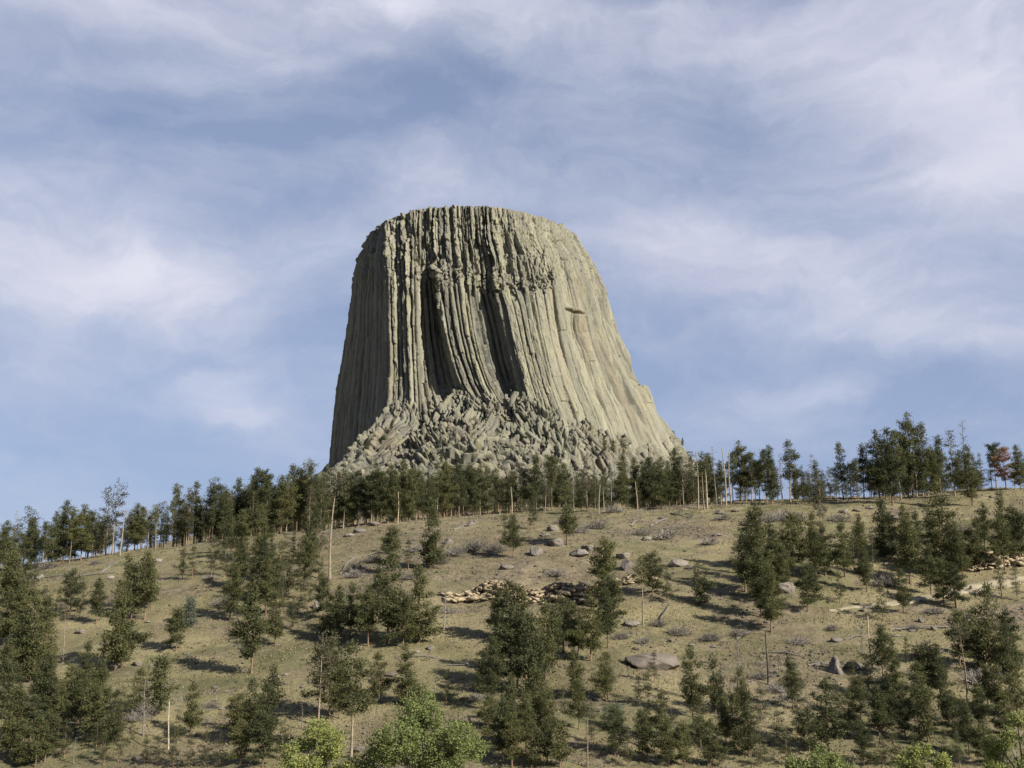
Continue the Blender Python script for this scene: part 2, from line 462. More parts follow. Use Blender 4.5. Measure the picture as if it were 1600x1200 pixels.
# dirt track across the hillside
def drape_strip(name, pts, wid, mat, lift=0.25, **kw):
    P3 = [hit(*p) for p in pts]
    P3 = np.array([p for p in P3 if p])
    L = np.concatenate([[0], np.cumsum(np.hypot(np.diff(P3[:, 0]), np.diff(P3[:, 1])))])
    n = int(L[-1] / 0.8) + 2
    sN = np.linspace(0, L[-1], n)
    cx = np.interp(sN, L, P3[:, 0]); cy = np.interp(sN, L, P3[:, 1])
    ker = np.ones(9) / 9
    cx = np.convolve(np.pad(cx, 4, 'edge'), ker, 'valid'); cy = np.convolve(np.pad(cy, 4, 'edge'), ker, 'valid')
    tx, ty = np.gradient(cx), np.gradient(cy); l = np.hypot(tx, ty); nx, ny = -ty / l, tx / l
    m_ = 9
    wv = np.interp(np.linspace(0, 1, n), np.linspace(0, 1, len(wid)), wid)
    V = []
    for k in range(m_):
        o_ = (k / (m_ - 1) - 0.5)
        edge = 0.35 * vnoise(sN / 2.2, np.full(n, k * 0.0 + (3 if o_ > 0 else 9)), 4) * (abs(o_) * 2)
        xx = cx + nx * (o_ * wv + np.sign(o_) * edge); yy = cy + ny * (o_ * wv + np.sign(o_) * edge)
        zz = ground(xx, yy) + lift - (0.6 if k in (0, m_ - 1) else 0)
        V.append(np.stack([xx, yy, zz], -1))
    V = np.array(V).reshape(-1, 3)
    return obj(name, mesh_np(name, V, grid_faces(m_, n), mat=mat, smooth=True), **kw)
drape_strip('dirt_path', [(1290, 956), (1345, 948), (1385, 946), (1430, 938), (1480, 928), (1540, 917), (1600, 907), (1660, 898), (1740, 890)],
            [0.5, 1.6, 3.0, 4.4, 4.6, 3.4, 2.6], M_TRACK, kind='structure', label='pale dirt track crossing the hillside')

# ---------------------------------------------------------------- rock tower
LV = {  # photo row : section points, clockwise from the left-hand edge over the front to the right-hand edge (photo column, metres behind/before the axis plane)
 372: [(573, 10), (583, -24), (604, -56), (648, -64), (654, -63), (674, -63), (682, -66), (723, -70), (730, -68), (742, -68), (757, -69), (769, -71), (806, -71), (843, -62), (874, -44), (895, -21), (904, 8)],
 400: [(557, 15), (574, -32), (604, -70), (648, -75), (655, -71), (675, -71), (683, -75), (728, -79), (736, -75), (748, -74), (765, -76), (777, -80), (818, -82), (857, -76), (890, -57), (912, -29), (924, 9)],
 424: [(549, 20), (570, -36), (606, -80), (648, -84), (655, -77), (677, -75), (684, -80), (730, -84), (738, -79), (750, -77), (768, -80), (780, -86), (823, -90), (863, -86), (898, -66), (922, -35), (936, 10)],
 432: [(548, 20), (570, -37), (606, -82), (648, -88), (655, -77), (678, -72), (684, -92), (730, -88), (738, -81), (750, -78), (768, -81), (780, -90), (825, -94), (865, -90), (900, -69), (926, -36), (940, 11)],
 450: [(546, 20), (570, -38), (607, -86), (648, -93), (655, -75), (679, -68), (685, -101), (732, -99), (739, -84), (751, -79), (769, -82), (781, -104), (828, -106), (868, -98), (905, -73), (933, -38), (949, 12)],
 520: [(536, 20), (567, -45), (608, -96), (650, -103), (657, -80), (688, -71), (696, -112), (742, -115), (750, -94), (766, -88), (785, -91), (798, -121), (838, -122), (879, -109), (919, -82), (950, -43), (971, 14)],
 560: [(529, 21), (563, -49), (609, -103), (652, -109), (659, -88), (696, -80), (706, -118), (752, -122), (759, -102), (774, -96), (794, -98), (807, -129), (848, -131), (889, -117), (931, -90), (967, -47), (992, 16)],
 600: [(521, 22), (560, -52), (609, -108), (654, -115), (662, -98), (706, -90), (720, -124), (766, -129), (772, -111), (785, -104), (805, -104), (817, -137), (858, -139), (900, -126), (944, -98), (986, -52), (1017, 20)],
 640: [(516, 22), (556, -55), (607, -114), (656, -122), (668, -110), (724, -106), (742, -130), (788, -137), (792, -126), (802, -120), (818, -120), (829, -145), (872, -148), (917, -134), (963, -105), (1006, -58), (1034, 20)],
 720: [(508, 22), (550, -58), (602, -120), (658, -130), (674, -124), (740, -128), (762, -146), (806, -150), (808, -142), (818, -138), (832, -140), (845, -158), (893, -160), (942, -146), (992, -116), (1042, -65), (1085, 20)],
 830: [(496, 22), (540, -62), (596, -128), (658, -140), (680, -138), (750, -150), (776, -160), (820, -165), (826, -160), (836, -158), (848, -160), (862, -172), (914, -176), (970, -160), (1030, -128), (1090, -72), (1160, 20)],
}
RIM_X = [500, 540, 548, 556, 575, 588, 602, 640, 660, 690, 720, 760, 800, 850, 880, 903, 924, 938, 955, 1000]
RIM_Y = [560, 455, 430, 400, 370, 356, 344, 330.5, 326, 322.5, 322, 322.5, 327, 340, 352.5, 371, 400, 425, 470, 600]
def up_level(Y):      # the section above row 372 continues the wall upward
    a, b = LV[372], LV[400]
    t = (372 - Y) / 28.0 * 0.55
    return [(p[0] + (p[0] - q_[0]) * t * 0.6, p[1] + (p[1] - q_[1]) * t * 0.9 + 0.25 * (372 - Y)) for p, q_ in zip(a, b)]
for Y in (345, 300): LV[Y] = up_level(Y)
for Y in LV:
    if Y >= 432:
        p = LV[Y]
        for k_, ref, f_ in ((4, 3, .30), (5, 6, .30), (8, 7, .38), (9, 7, .30), (10, 11, .30)):
            p[k_] = (p[k_][0], p[k_][1] + f_ * (p[ref][1] - p[k_][1]))
levels = sorted(LV)
CTL = []
for Y in levels:
    p = LV[Y]
    Lx, Ld = p[0]; Rx, Rd = p[-1]
    hw = (Rx - Lx) / 2 * 0.6
    CTL.append(list(p) + [(Rx - (Rx - Lx) * 0.06, hw * 0.55), (Rx - (Rx - Lx) * 0.32, hw * 0.95), (Lx + (Rx - Lx) * 0.35, hw * 0.95), (Lx + (Rx - Lx) * 0.07, hw * 0.6)])
CTL = np.array(CTL)             # level, point, (photo column, depth)
mid = CTL[levels.index(520)] * np.array([0.61, 1.0])
seg = np.hypot(*(np.roll(mid, -1, 0) - mid).T)
U = np.concatenate([[0], np.cumsum(seg)])
NFRONT = len(LV[520])
Ufront = U[NFRONT - 1]
us = np.concatenate([np.arange(-12, Ufront + 12, 0.48), np.arange(Ufront + 12, U[-1] - 12, 5.0)])
us_w = np.mod(us, U[-1])
NU = len(us)
rows = np.concatenate([np.arange(300, 320, 1.5), np.arange(320, 660, 0.8), np.arange(660, 830.1, 2.5)])
NR = len(rows)
nfr = int(np.sum(us < Ufront + 12))
def smooth_ring(a, n):
    k = np.hanning(n + 2)[1:-1]; k /= k.sum()
    h = n // 2
    return np.convolve(np.concatenate([a[-h:], a, a[:h]]), k, 'valid')[:len(a)]
lvU = np.zeros((len(levels), NU, 2))
for i in range(len(levels)):
    for c in range(2):
        a = np.interp(us_w, U, np.concatenate([CTL[i, :, c], CTL[i, :1, c]]))
        sm = smooth_ring(a, 7)
        a[5:nfr - 5] = sm[5:nfr - 5]
        lvU[i, :, c] = a
# columns
rng = np.random.default_rng(21)
edges = [-14.0]
uF0 = U[11]                      # left edge of the smooth big face
uC = U[2]
while edges[-1] < Ufront + 14:
    u = edges[-1]
    wdt = rng.uniform(3.2, 6.8) if u < uF0 else rng.uniform(3.2, 11.0)
    if uC - 55 < u < uC: wdt = rng.uniform(5.5, 9.5)
    edges.append(u + wdt)
edges = np.array(edges)
ci = np.clip(np.searchsorted(edges, us, 'right') - 1, 0, len(edges) - 2)
tt = np.clip((us - edges[ci]) / (edges[ci + 1] - edges[ci]), 0, 1)
coff = np.random.default_rng(5).normal(0, 8, len(edges))[ci] + np.interp(us, [U[3], U[6], U[7], U[11], U[12], U[13]], [0, 8, 6, -14, -12, 0])
coff[(us < U[3]) | (us > U[13] + 4)] = 0
XD = np.zeros((NR, NU, 2))
for c in range(2):
    for j in range(NU):
        XD[:, j, c] = np.interp(rows + coff[j] * np.exp(-((rows - 438) / 34.0) ** 4), levels, lvU[:, j, c])
kr = np.array([1, 2, 3, 4, 3, 2, 1.]) / 16
for _ in range(2):
    XD = sum(XD[np.clip(np.arange(NR) + k, 0, NR - 1)] * wg for k, wg in zip(range(-3, 4), kr))
rimY = np.interp(XD[..., 0], RIM_X, RIM_Y) + (0.9 * vnoise(us / 5.0, us * 0, 91) + 0.6 * vnoise(us / 2.0, us * 0, 92))[None]
over = np.maximum(rimY - rows[:, None], 0)
IX = XD[..., 0]; IY = np.broadcast_to(rows[:, None], (NR, NU)) + over * 1.06
DD = XD[..., 1] + over * 1.9
YW = 1000 + np.minimum(DD, 0)
bx_, bz_ = unproj(IX, IY, YW)
BASE = np.stack([bx_, 1000 + DD, bz_], -1)
T = np.roll(BASE, -5, 1) - np.roll(BASE, 5, 1)
NX, NY = T[..., 1].copy(), -T[..., 0].copy()
ln = np.hypot(NX, NY) + 1e-6
NX, NY = NX / ln, NY / ln
for _ in range(1):
    k9 = np.hanning(27)[1:-1]; k9 /= k9.sum()
    NX = sum(np.roll(NX, k, 1) * wg for k, wg in zip(range(-12, 13), k9)); NY = sum(np.roll(NY, k, 1) * wg for k, wg in zip(range(-12, 13), k9))
    ln = np.hypot(NX, NY) + 1e-6; NX, NY = NX / ln, NY / ln
_cr = np.random.default_rng(8)
tilt = _cr.normal(0, 0.55, len(edges))[ci]
flat_ = us > U[11]
prof = np.where(flat_, 1 - np.abs(2 * tt - 1) ** 9, 1 - np.abs(2 * tt - 1) ** 4.6) + tilt * (tt - .5) * np.where(flat_, 1.0, .5)
ncol = len(edges)
right_w = np.clip((us - uF0) / 25, 0, 1)         # 1 on the smooth face
left_w = np.clip((uC - us) / 12, 0, 1)
# per-column pieces broken at differing heights
disp = np.zeros((NR, NU)); tint = np.zeros((NR, NU))
col_off = rng.normal(0, 1.0, ncol)
col_tint = rng.uniform(0.1, 0.9, ncol)
for c in range(ncol - 1):
    m = ci == c
    if not m.any(): continue
    uc = 0.5 * (edges[c] + edges[c + 1])
    isr = uc > uF0 + 4
    isl = uc < uC
    amp = 0.9 if isr else (1.0 if isl else 2.7)
    # break rows
    br = [300] + sorted(list(rng.uniform(335, 435, rng.integers(2, 5))) + list(rng.uniform(435, 650, rng.integers(1, 4) if not isr else rng.integers(1, 5)))) + [900]
    o_ = np.zeros(NR); t_ = np.zeros(NR)
    for a, b in zip(br[:-1], br[1:]):
        s_ = (rows >= a) & (rows < b)
        k = 0.62 if isr else (0.75 if isl else 1.15)
        if a < 432: k *= 1.15
        o_[s_] = col_off[c] * 0.6 * amp * (0.6 if isr else 1) + rng.normal(0, k * (0.6 if isl else 1))
        t_[s_] = col_tint[c] + rng.uniform(-0.18, 0.18)
    # crack depth varies with height
    cr = amp * (0.75 + 0.5 * vnoise(rows / 28.0, np.full(NR, c * 3.7), 2))
    if isr: cr = cr * np.clip(0.55 + 0.75 * vnoise(rows / 60.0, np.full(NR, c * 5.1), 8), 0.12, 1.4)
    ed = np.minimum(us[m] - edges[c], edges[c + 1] - us[m])
    slot = np.exp(-(ed / (0.55 if isr else 0.75)) ** 2)
    sl_a = (3.6 if not isr else 2.6) * np.clip((0.8 if not isr else 0.62) + 1.0 * vnoise(rows / 34.0, np.full(NR, c * 2.3), 6), 0.16, 1.6)
    upz = np.where(rows < 425, .55, 1.0); cr = cr * np.where(rows < 425, .72, 1.0); sl_a = sl_a * upz
    disp[:, m] = o_[:, None] + (prof[m][None, :] - 1) * cr[:, None] * 1.3 - slot[None, :] * sl_a[:, None]
    tint[:, m] = t_[:, None]
# irregular joints across the columns, lumps and blocky weathering near the summit
UU = np.broadcast_to(us[None], (NR, NU)); YY = np.broadcast_to(rows[:, None], (NR, NU))
topw = np.clip((455 - YY) / 60, 0, 1)
f1, fe, rc, gx, gy, bx, by = cells(UU / 5.5 + 0.25 * vnoise(UU / 9, YY / 9, 5), YY / 15.0, 3)
blk = (rc - 0.5) * 2.4 + (gx * bx + gy * by) * 3.0 - np.clip(0.10 - fe, 0, 1) * 14
disp += blk * topw * np.where(UU < uF0, 1.0, 0.75) * np.clip((YY - 318) / 20, 0.35, 1)
disp += (0.3 + .3 * topw) * fbm(UU / 4.0, YY / 14.0, 14, 4) + 0.5 * fbm(UU / 1.8, YY / 2.6, 31, 3) * (0.35 + 0.8 * topw) + 0.6 * fbm(UU / 30, YY / 320, 9, 2)
k1, ke, kc, kgx, kgy, kbx, kby = cells(UU / 2.9 + .3 * vnoise(UU / 7, YY / 9, 15), YY / 11.5 + ci[None] * .37, 19)
k2, ke2, kc2, *_r = cells(UU / 5.2, YY / 24.0 + ci[None] * .61, 29)
jw = np.where(us[None] > uF0, .75, np.where(us[None] < uC, .7, 1.0))
disp += ((kc - .5) * 1.5 + (kgx * kbx + kgy * kby) * 1.1 - np.exp(-(ke / .08) ** 2) * .9 + (kc2 - .5) * 1.3 - np.exp(-(ke2 / .05) ** 2) * .8) * jw * (1 - .45 * np.clip((YY - 440) / 25, 0, 1))
tint = tint + (kc - .5) * .28 + (kc2 - .5) * .3
rec = ((us > U[4]) & (us < U[5])) | ((us > U[8]) & (us < U[10]))
stand = np.where(np.random.default_rng(12).random(len(edges)) < .36, 4.2, -.6)[ci] * rec
disp += stand[None] * np.clip((YY - 455 - 40 * np.random.default_rng(3).random(len(edges))[ci][None]) / 3, 0, 1)
shelf = np.exp(-((IY - 436 + coff[None]) / 9) ** 4) * np.clip((IX - 672) / 15, 0, 1) * np.clip((850 - IX) / 20, 0, 1) * (UU < Ufront)
c1, ce, cr_, cgx, cgy, cbx, cby = cells(UU / 3.0, YY / 4.5, 13)
disp += shelf * ((cr_ - 0.5) * 5.0 + (cgx * cbx + cgy * cby) * 3.0 - np.clip(0.15 - ce, 0, 1) * 10)
# named hollows: dark clefts on the upper face, the roof overhang on the smooth face
def hollow(X0, Y0, wx, wy, depth, slant=0.0):
    g = np.exp(-np.abs((IX - X0 - slant * (IY - Y0)) / wx) ** 4 - np.abs((IY - Y0) / wy) ** 4)
    g = np.where(UU < Ufront + 5, g, 0)
    return -depth * g
for a in [(661, 372, 4, 26, 3.5, 0.05), (744, 372, 3, 18, 4, 0.1), (757, 345, 4, 8, 4, 0.2), (789, 384, 7, 24, 8, 0.1), (807, 382, 4, 14, 6, 0.25), (692, 380, 3, 18, 2, 0.05),
          (724, 378, 3, 20, 5, 0.05), (683, 412, 5, 10, 5, 0), (822, 425, 4, 18, 4, 0.2), (795, 420, 5, 8, 4, 0), (617, 398, 3, 22, 3.5, 0), (640, 410, 3, 30, 4, 0), (625, 452, 4, 12, 3, 0), (643, 472, 4, 14, 4, 0.0),
          (943, 470, 6, 36, 6, 0.30), (958, 500, 4, 30, 4, 0.34), (935, 520, 4, 60, 3.5, 0.3), (984, 570, 4, 34, 6, 0.45), (1012, 612, 4, 40, 7, 0.55), (976, 600, 4, 46, 5.5, 0.45), (950, 580, 3.5, 46, 5, 0.4), (996, 640, 4, 30, 5, .5), (930, 600, 3, 40, 4, .35), (874, 520, 2.5, 60, 3, .2), (842, 520, 2.5, 70, 3, .22), (905, 520, 9, 26, 3.0, 0.2), (909, 455, 6, 20, 2.5, 0.2)]:
    disp += hollow(*a)
ovr = IY - 487 - 0.35 * (IX - 898) + 2.0 * vnoise(UU / 2.5, UU * 0, 19)
disp += (-3.2 * np.exp(-((IX - 898) / 14) ** 4 - (ovr / 1.7) ** 2) + 1.6 * np.exp(-((IX - 900) / 13) ** 4 - ((ovr + 4) / 3.0) ** 2)) * (UU < Ufront)
# lower ends of the columns break up
fade = np.clip(1 - over / 6, 0.15, 1)
disp = disp * fade
VT = BASE.copy()
VT[..., 0] += NX * disp; VT[..., 1] += NY * disp
VT[..., 2] += 0.9 * fbm(UU / 5, YY / 6, 44, 3) * np.clip((380 - YY) / 50, 0, 1)
rust = np.zeros((NR, NU))
for X0, Y0, wx, wy, a, sl in [(912, 520, 8, 40, 0.8, 0.2), (860, 450, 5, 28, 0.6, 0.2), (908, 450, 8, 20, 0.6, 0.2), (985, 640, 9, 45, 0.8, 0.4), (962, 590, 7, 55, 0.6, 0.35), (612, 560, 4, 70, 0.6, 0), (1000, 620, 6, 30, .5, .4), (640, 372, 5, 26, 0.35, 0), (880, 570, 8, 60, 0.35, 0.3)]:
    rust = np.maximum(rust, .6 * a * np.exp(-((IX - X0 - sl * (IY - Y0)) / wx) ** 2 - ((IY - Y0) / wy) ** 2) * (UU < Ufront))
tint = np.clip(tint + 0.12 * right_w[None], 0, 1)
faces = grid_faces(NR, NU, True)[:, ::-1]
topc = VT[0].mean(0)
cap = np.array([[j, (j + 1) % NU, NR * NU] for j in range(NU)])
uvs = np.vstack([np.stack([UU, BASE[..., 2]], -1).reshape(-1, 2), [[0, 400]]])
tower = obj('rock_tower', None, label='giant flat-topped rock tower of grey-green columns above the forested ridge', cat='rock tower', loc=(TX, TY, 100))
me = mesh_np('columns', np.vstack([VT.reshape(-1, 3), topc]) - np.array([TX, TY, 100]), [faces, cap], uv=uvs, mat=M_ROCK, smooth=False, attr={'tint': np.append(tint.ravel(), .5), 'rust': np.append(rust.ravel(), 0)})
obj('columns', me, parent=tower)

# ---- the broken skirt of blocks at the tower's foot
YB_U = np.array([U[0] - 20, U[0], U[1], U[2] - 6, U[2], U[3], U[4], U[5], U[6], U[7], U[8], U[9], U[10], U[11], U[12], U[13], U[14], U[15], U[16], U[16] + 20])
YB_Y = np.array([735, 728, 712, 660, 632, 628, 622, 612, 612, 618, 622, 612, 608, 618, 642, 664, 682, 690, 664, 660])
nf = np.where(us < Ufront + 12)[0]
uF = us[nf][::1]
s_arr = np.concatenate([np.arange(-14, 0, 1.2), np.arange(0, 100, 0.62), np.arange(100, 175, 3)])
yb = np.interp(uF, YB_U, YB_Y) + 7 * fbm(uF / 9, uF * 0, 71, 3) + 5 * vnoise(uF / 3.0, uF * 0, 74)
ker = np.hanning(141); ker /= ker.sum()
def sm1(a, n):
    k = np.hanning(n + 2)[1:-1]; k /= k.sum()
    return np.convolve(np.pad(a, n // 2, 'edge'), k, 'valid')[:len(a)]
px = np.array([np.interp(y_, rows, BASE[:, j, 0]) for y_, j in zip(yb, nf)])
py = np.array([np.interp(y_, rows, BASE[:, j, 1]) for y_, j in zip(yb, nf)])
pz = np.array([np.interp(y_, rows, BASE[:, j, 2]) for y_, j in zip(yb, nf)])
px, py = sm1(px, 25), sm1(py, 25)
r640 = int(np.argmin(abs(rows - 655)))
nx = sm1(NX[r640, nf], 161); ny = sm1(NY[r640, nf], 161)
l = np.hypot(nx, ny); nx /= l; ny /= l
Ug, Sg = np.meshgrid(uF, s_arr)
slope = np.interp(uF, [U[0], U[2], U[4], U[11], U[14], U[16]], [1.3, 1.0, 0.98, 1.05, 1.2, 1.6])
# gentle ribs and gullies running down the skirt
rib = sm1(2.5 * fbm(uF / 14, uF * 0, 55, 3), 9)
gully = 9 * np.exp(-((uF - U[5]) / 9) ** 2) + 7 * np.exp(-((uF - (U[9] + 4)) / 9) ** 2) + 4 * np.exp(-((uF - U[13]) / 6) ** 2)
SH_X = px[None] + nx[None] * Sg; SH_Y = py[None] + ny[None] * Sg
ss = np.maximum(Sg, 0)
SH_Z = pz[None] - slope[None] * ss * (1 - 0.0012 * ss) - 0.004 * np.maximum(ss - 75, 0) ** 2 + np.where(Sg < 0, -Sg * 1.2, 0)
SH_Z = SH_Z + (rib - gully)[None] * np.clip(ss / 18, 0, 1)
wrp = 0.4 * vnoise(Ug / 16, Sg / 16, 61)
ang = 0.55 * vnoise(Ug / 40, Sg / 60, 63) + 0.35
ua = Ug * np.cos(ang) + Sg * np.sin(ang); sa = -Ug * np.sin(ang) + Sg * np.cos(ang)
f1, fe, rc, gx, gy, bx, by = cells(ua / 3.5 + wrp * .5, sa / 10.0, 5)
g1, ge, rd, hx, hy, cx_, cy_ = cells(ua / 2.1 + wrp * .5, sa / 5.0, 9)
midw = np.interp(uF, [U[2] - 20, U[3] - 4, U[4], U[11], U[13], U[16]], [0.65, 0.5, 1.35, 1.35, 0.8, 0.8])[None]
l1, le, lr, lgx, lgy, lbx, lby = cells(ua / 15 + wrp, sa / 24.0, 25)
bd = ((lr - 0.5) * 5.0 + (lgx * lbx + lgy * lby) * 5.0 - np.exp(-(le / 0.05) ** 2) * 3.0) * midw - 1.2
bd += ((rc - 0.5) * 3.6 + gx * bx * 3.6 + gy * by * 2.0 - np.exp(-(fe / 0.12) ** 2) * 4.6) * midw
bd += (rd - 0.5) * 1.3 + (hx * cx_ + hy * cy_) * 1.3 - np.exp(-(ge / 0.09) ** 2) * .8
bd += 0.25 * fbm(Ug / 2, Sg / 2, 66, 3)
bd *= np.clip((Sg + 2) / 6, 0.15, 1)
inv = 1 / np.sqrt(1 + slope ** 2)
SH_X += nx[None] * bd * (slope * inv)[None]; SH_Y += ny[None] * bd * (slope * inv)[None]; SH_Z += bd * inv[None]
tint2 = np.clip(0.14 + 0.5 * rc + 0.25 * (rd - 0.5), 0, 1)
rX, rY = proj(SH_X, SH_Y, SH_Z)
rust2 = np.clip(0.55 * np.exp(-((rX - 608) / 28) ** 2 - ((rY - 695) / 32) ** 2) + 0.25 * vnoise(Ug / 12, Sg / 12, 81), 0, 1)
V = np.stack([SH_X - TX, SH_Y - TY, SH_Z - 100], -1).reshape(-1, 3)
fA = grid_faces(len(s_arr), len(uF))[:, ::-1]
uvA = np.stack([Ug, Sg], -1).reshape(-1, 2)
# toppled column pieces lying on the skirt
r_ = np.random.default_rng(17)
PV, PQ, PT, PU, PTI, PRU = [], [], [], [], [], []
nb = len(V)
def add_prism(ctr, ax, wd, L, tintv, rustv):
    global nb
    ax = ax / np.linalg.norm(ax)
    e1 = np.cross(ax, [0.3, 0.2, 1.0]); e1 /= np.linalg.norm(e1); e2 = np.cross(ax, e1)
    k = int(r_.integers(4, 7)); th = np.sort(np.arange(k) * 2 * pi / k + r_.uniform(-.3, .3, k)) + r_.uniform(0, 6)
    rd_ = wd * r_.uniform(.38, .60, k)
    ring = np.cos(th)[:, None] * e1 * rd_[:, None] + np.sin(th)[:, None] * e2 * rd_[:, None]
    t0, t1 = r_.normal(0, .25, (2, 2))
    s0 = ring @ np.stack([e1, e2], 1) @ t0; s1_ = ring @ np.stack([e1, e2], 1) @ t1
    a = ctr + ring * r_.uniform(.8, 1.0) - ax * (L / 2 + s0[:, None]); b = ctr + ring + ax * (L / 2 + s1_[:, None])
    v = np.vstack([a, b, a.mean(0), b.mean(0)])
    for i_ in range(k):
        j_ = (i_ + 1) % k
        PQ.append([nb + i_, nb + j_, nb + k + j_, nb + k + i_])
        PT.append([nb + j_, nb + i_, nb + 2 * k]); PT.append([nb + k + i_, nb + k + j_, nb + 2 * k + 1])
    PV.append(v); nb += len(v)
    uo = r_.uniform(0, 900)
    PU.append(np.stack([uo + np.arange(len(v)) % k * .8, np.where(np.arange(len(v)) < k, 0, L) + uo], -1))
    PTI.append(np.full(len(v), tintv)); PRU.append(np.full(len(v), rustv))
nS0 = int(np.argmin(abs(s_arr))); nS1 = int(np.argmin(abs(s_arr - 100)))
for _ in range(2600):
    iu = int(r_.integers(10, len(uF) - 10)); is_ = int(r_.integers(nS0 - 3, nS1))
    X_, Y_ = rX[is_, iu], rY[is_, iu]
    if not (480 < X_ < 1160) or Y_ > 775: continue
    w_c = float(np.interp(uF[iu], [U[2] - 10, U[3] - 6, U[4], U[11], U[13], U[16]], [.35, .25, 1, 1, .6, .55]))
    if r_.random() > .25 + .75 * w_c: continue
    p_ = np.array([SH_X[is_, iu] - TX, SH_Y[is_, iu] - TY, SH_Z[is_, iu] - 100])
    n_ = np.array([nx[iu], ny[iu], 0]); tn_ = np.array([-ny[iu], nx[iu], 0]); tn_ *= np.sign(tn_[0] + 1e-9)
    rt = float(np.interp(X_, [560, 640, 680, 760, 830, 1000], [.1, .1, .35, .8, .9, .75]))
    fl_ = vnoise(np.array([uF[iu] / 13.0]), np.array([s_arr[is_] / 22.0]), 85)[0]; fl2 = vnoise(np.array([uF[iu] / 13.0]), np.array([s_arr[is_] / 22.0]), 88)[0]
    dn_ = 1.5 - .9 * min(1, s_arr[is_] / 45)
    ax_ = n_ * (.35 + .5 * fl2) + np.array([0, 0, -1.0]) * dn_ + tn_ * rt * (.8 + 1.1 * fl_) + r_.normal(0, .085, 3)
    big_ = r_.random()
    wd_ = (1.7 + 3.2 * big_ ** 2) * (.7 + .35 * w_c); L_ = wd_ * r_.uniform(1.6, 3.4) * (1.35 if s_arr[is_] < 22 else 1)
    up_ = np.array([n_[0] * .6, n_[1] * .6, .8])
    add_prism(p_ + up_ * wd_ * r_.uniform(-.50, -.12), ax_, wd_, L_, float(np.clip(r_.normal(.36, .2), 0, 1)), float(rust2[is_, iu]) * .6)
# heaps on the shelf across the front face
jj = np.where((us > U[6] - 2) & (us < U[13]))[0]
for _ in range(240):
    j_ = int(r_.choice(jj)); k_ = int(np.argmin(abs(rows - (r_.normal(437, 6) - coff[j_]))))
    wd_ = r_.uniform(1.2, 3.2)
    add_prism(VT[k_, j_] - np.array([TX, TY, 100]) + np.array([NX[k_, j_], NY[k_, j_], 0]) * r_.uniform(-.5, 1.2), np.array([r_.normal(.1, .4), r_.normal(-.3, .4), -1]), wd_, wd_ * r_.uniform(.9, 2.2), float(r_.uniform(.2, .8)), 0.0)
Vall = np.vstack([V] + PV)
me = mesh_np('block_apron', Vall, [np.vstack([fA, np.array(PQ)]), np.array(PT)], uv=np.vstack([uvA] + PU), mat=M_ROCK,
             attr={'tint': np.concatenate([tint2.ravel()] + PTI), 'rust': np.concatenate([rust2.ravel()] + PRU)})
obj('block_apron', me, parent=tower, kind='stuff', label='apron of broken column blocks around the foot of the tower')
def apron_hit(X, Y):
    dd = (rX - X) ** 2 + (rY - Y) ** 2 + np.where(Sg < 2, 1e6, 0)
    k = np.unravel_index(np.argmin(dd), dd.shape)
    return float(SH_X[k]), float(SH_Y[k]), float(SH_Z[k])
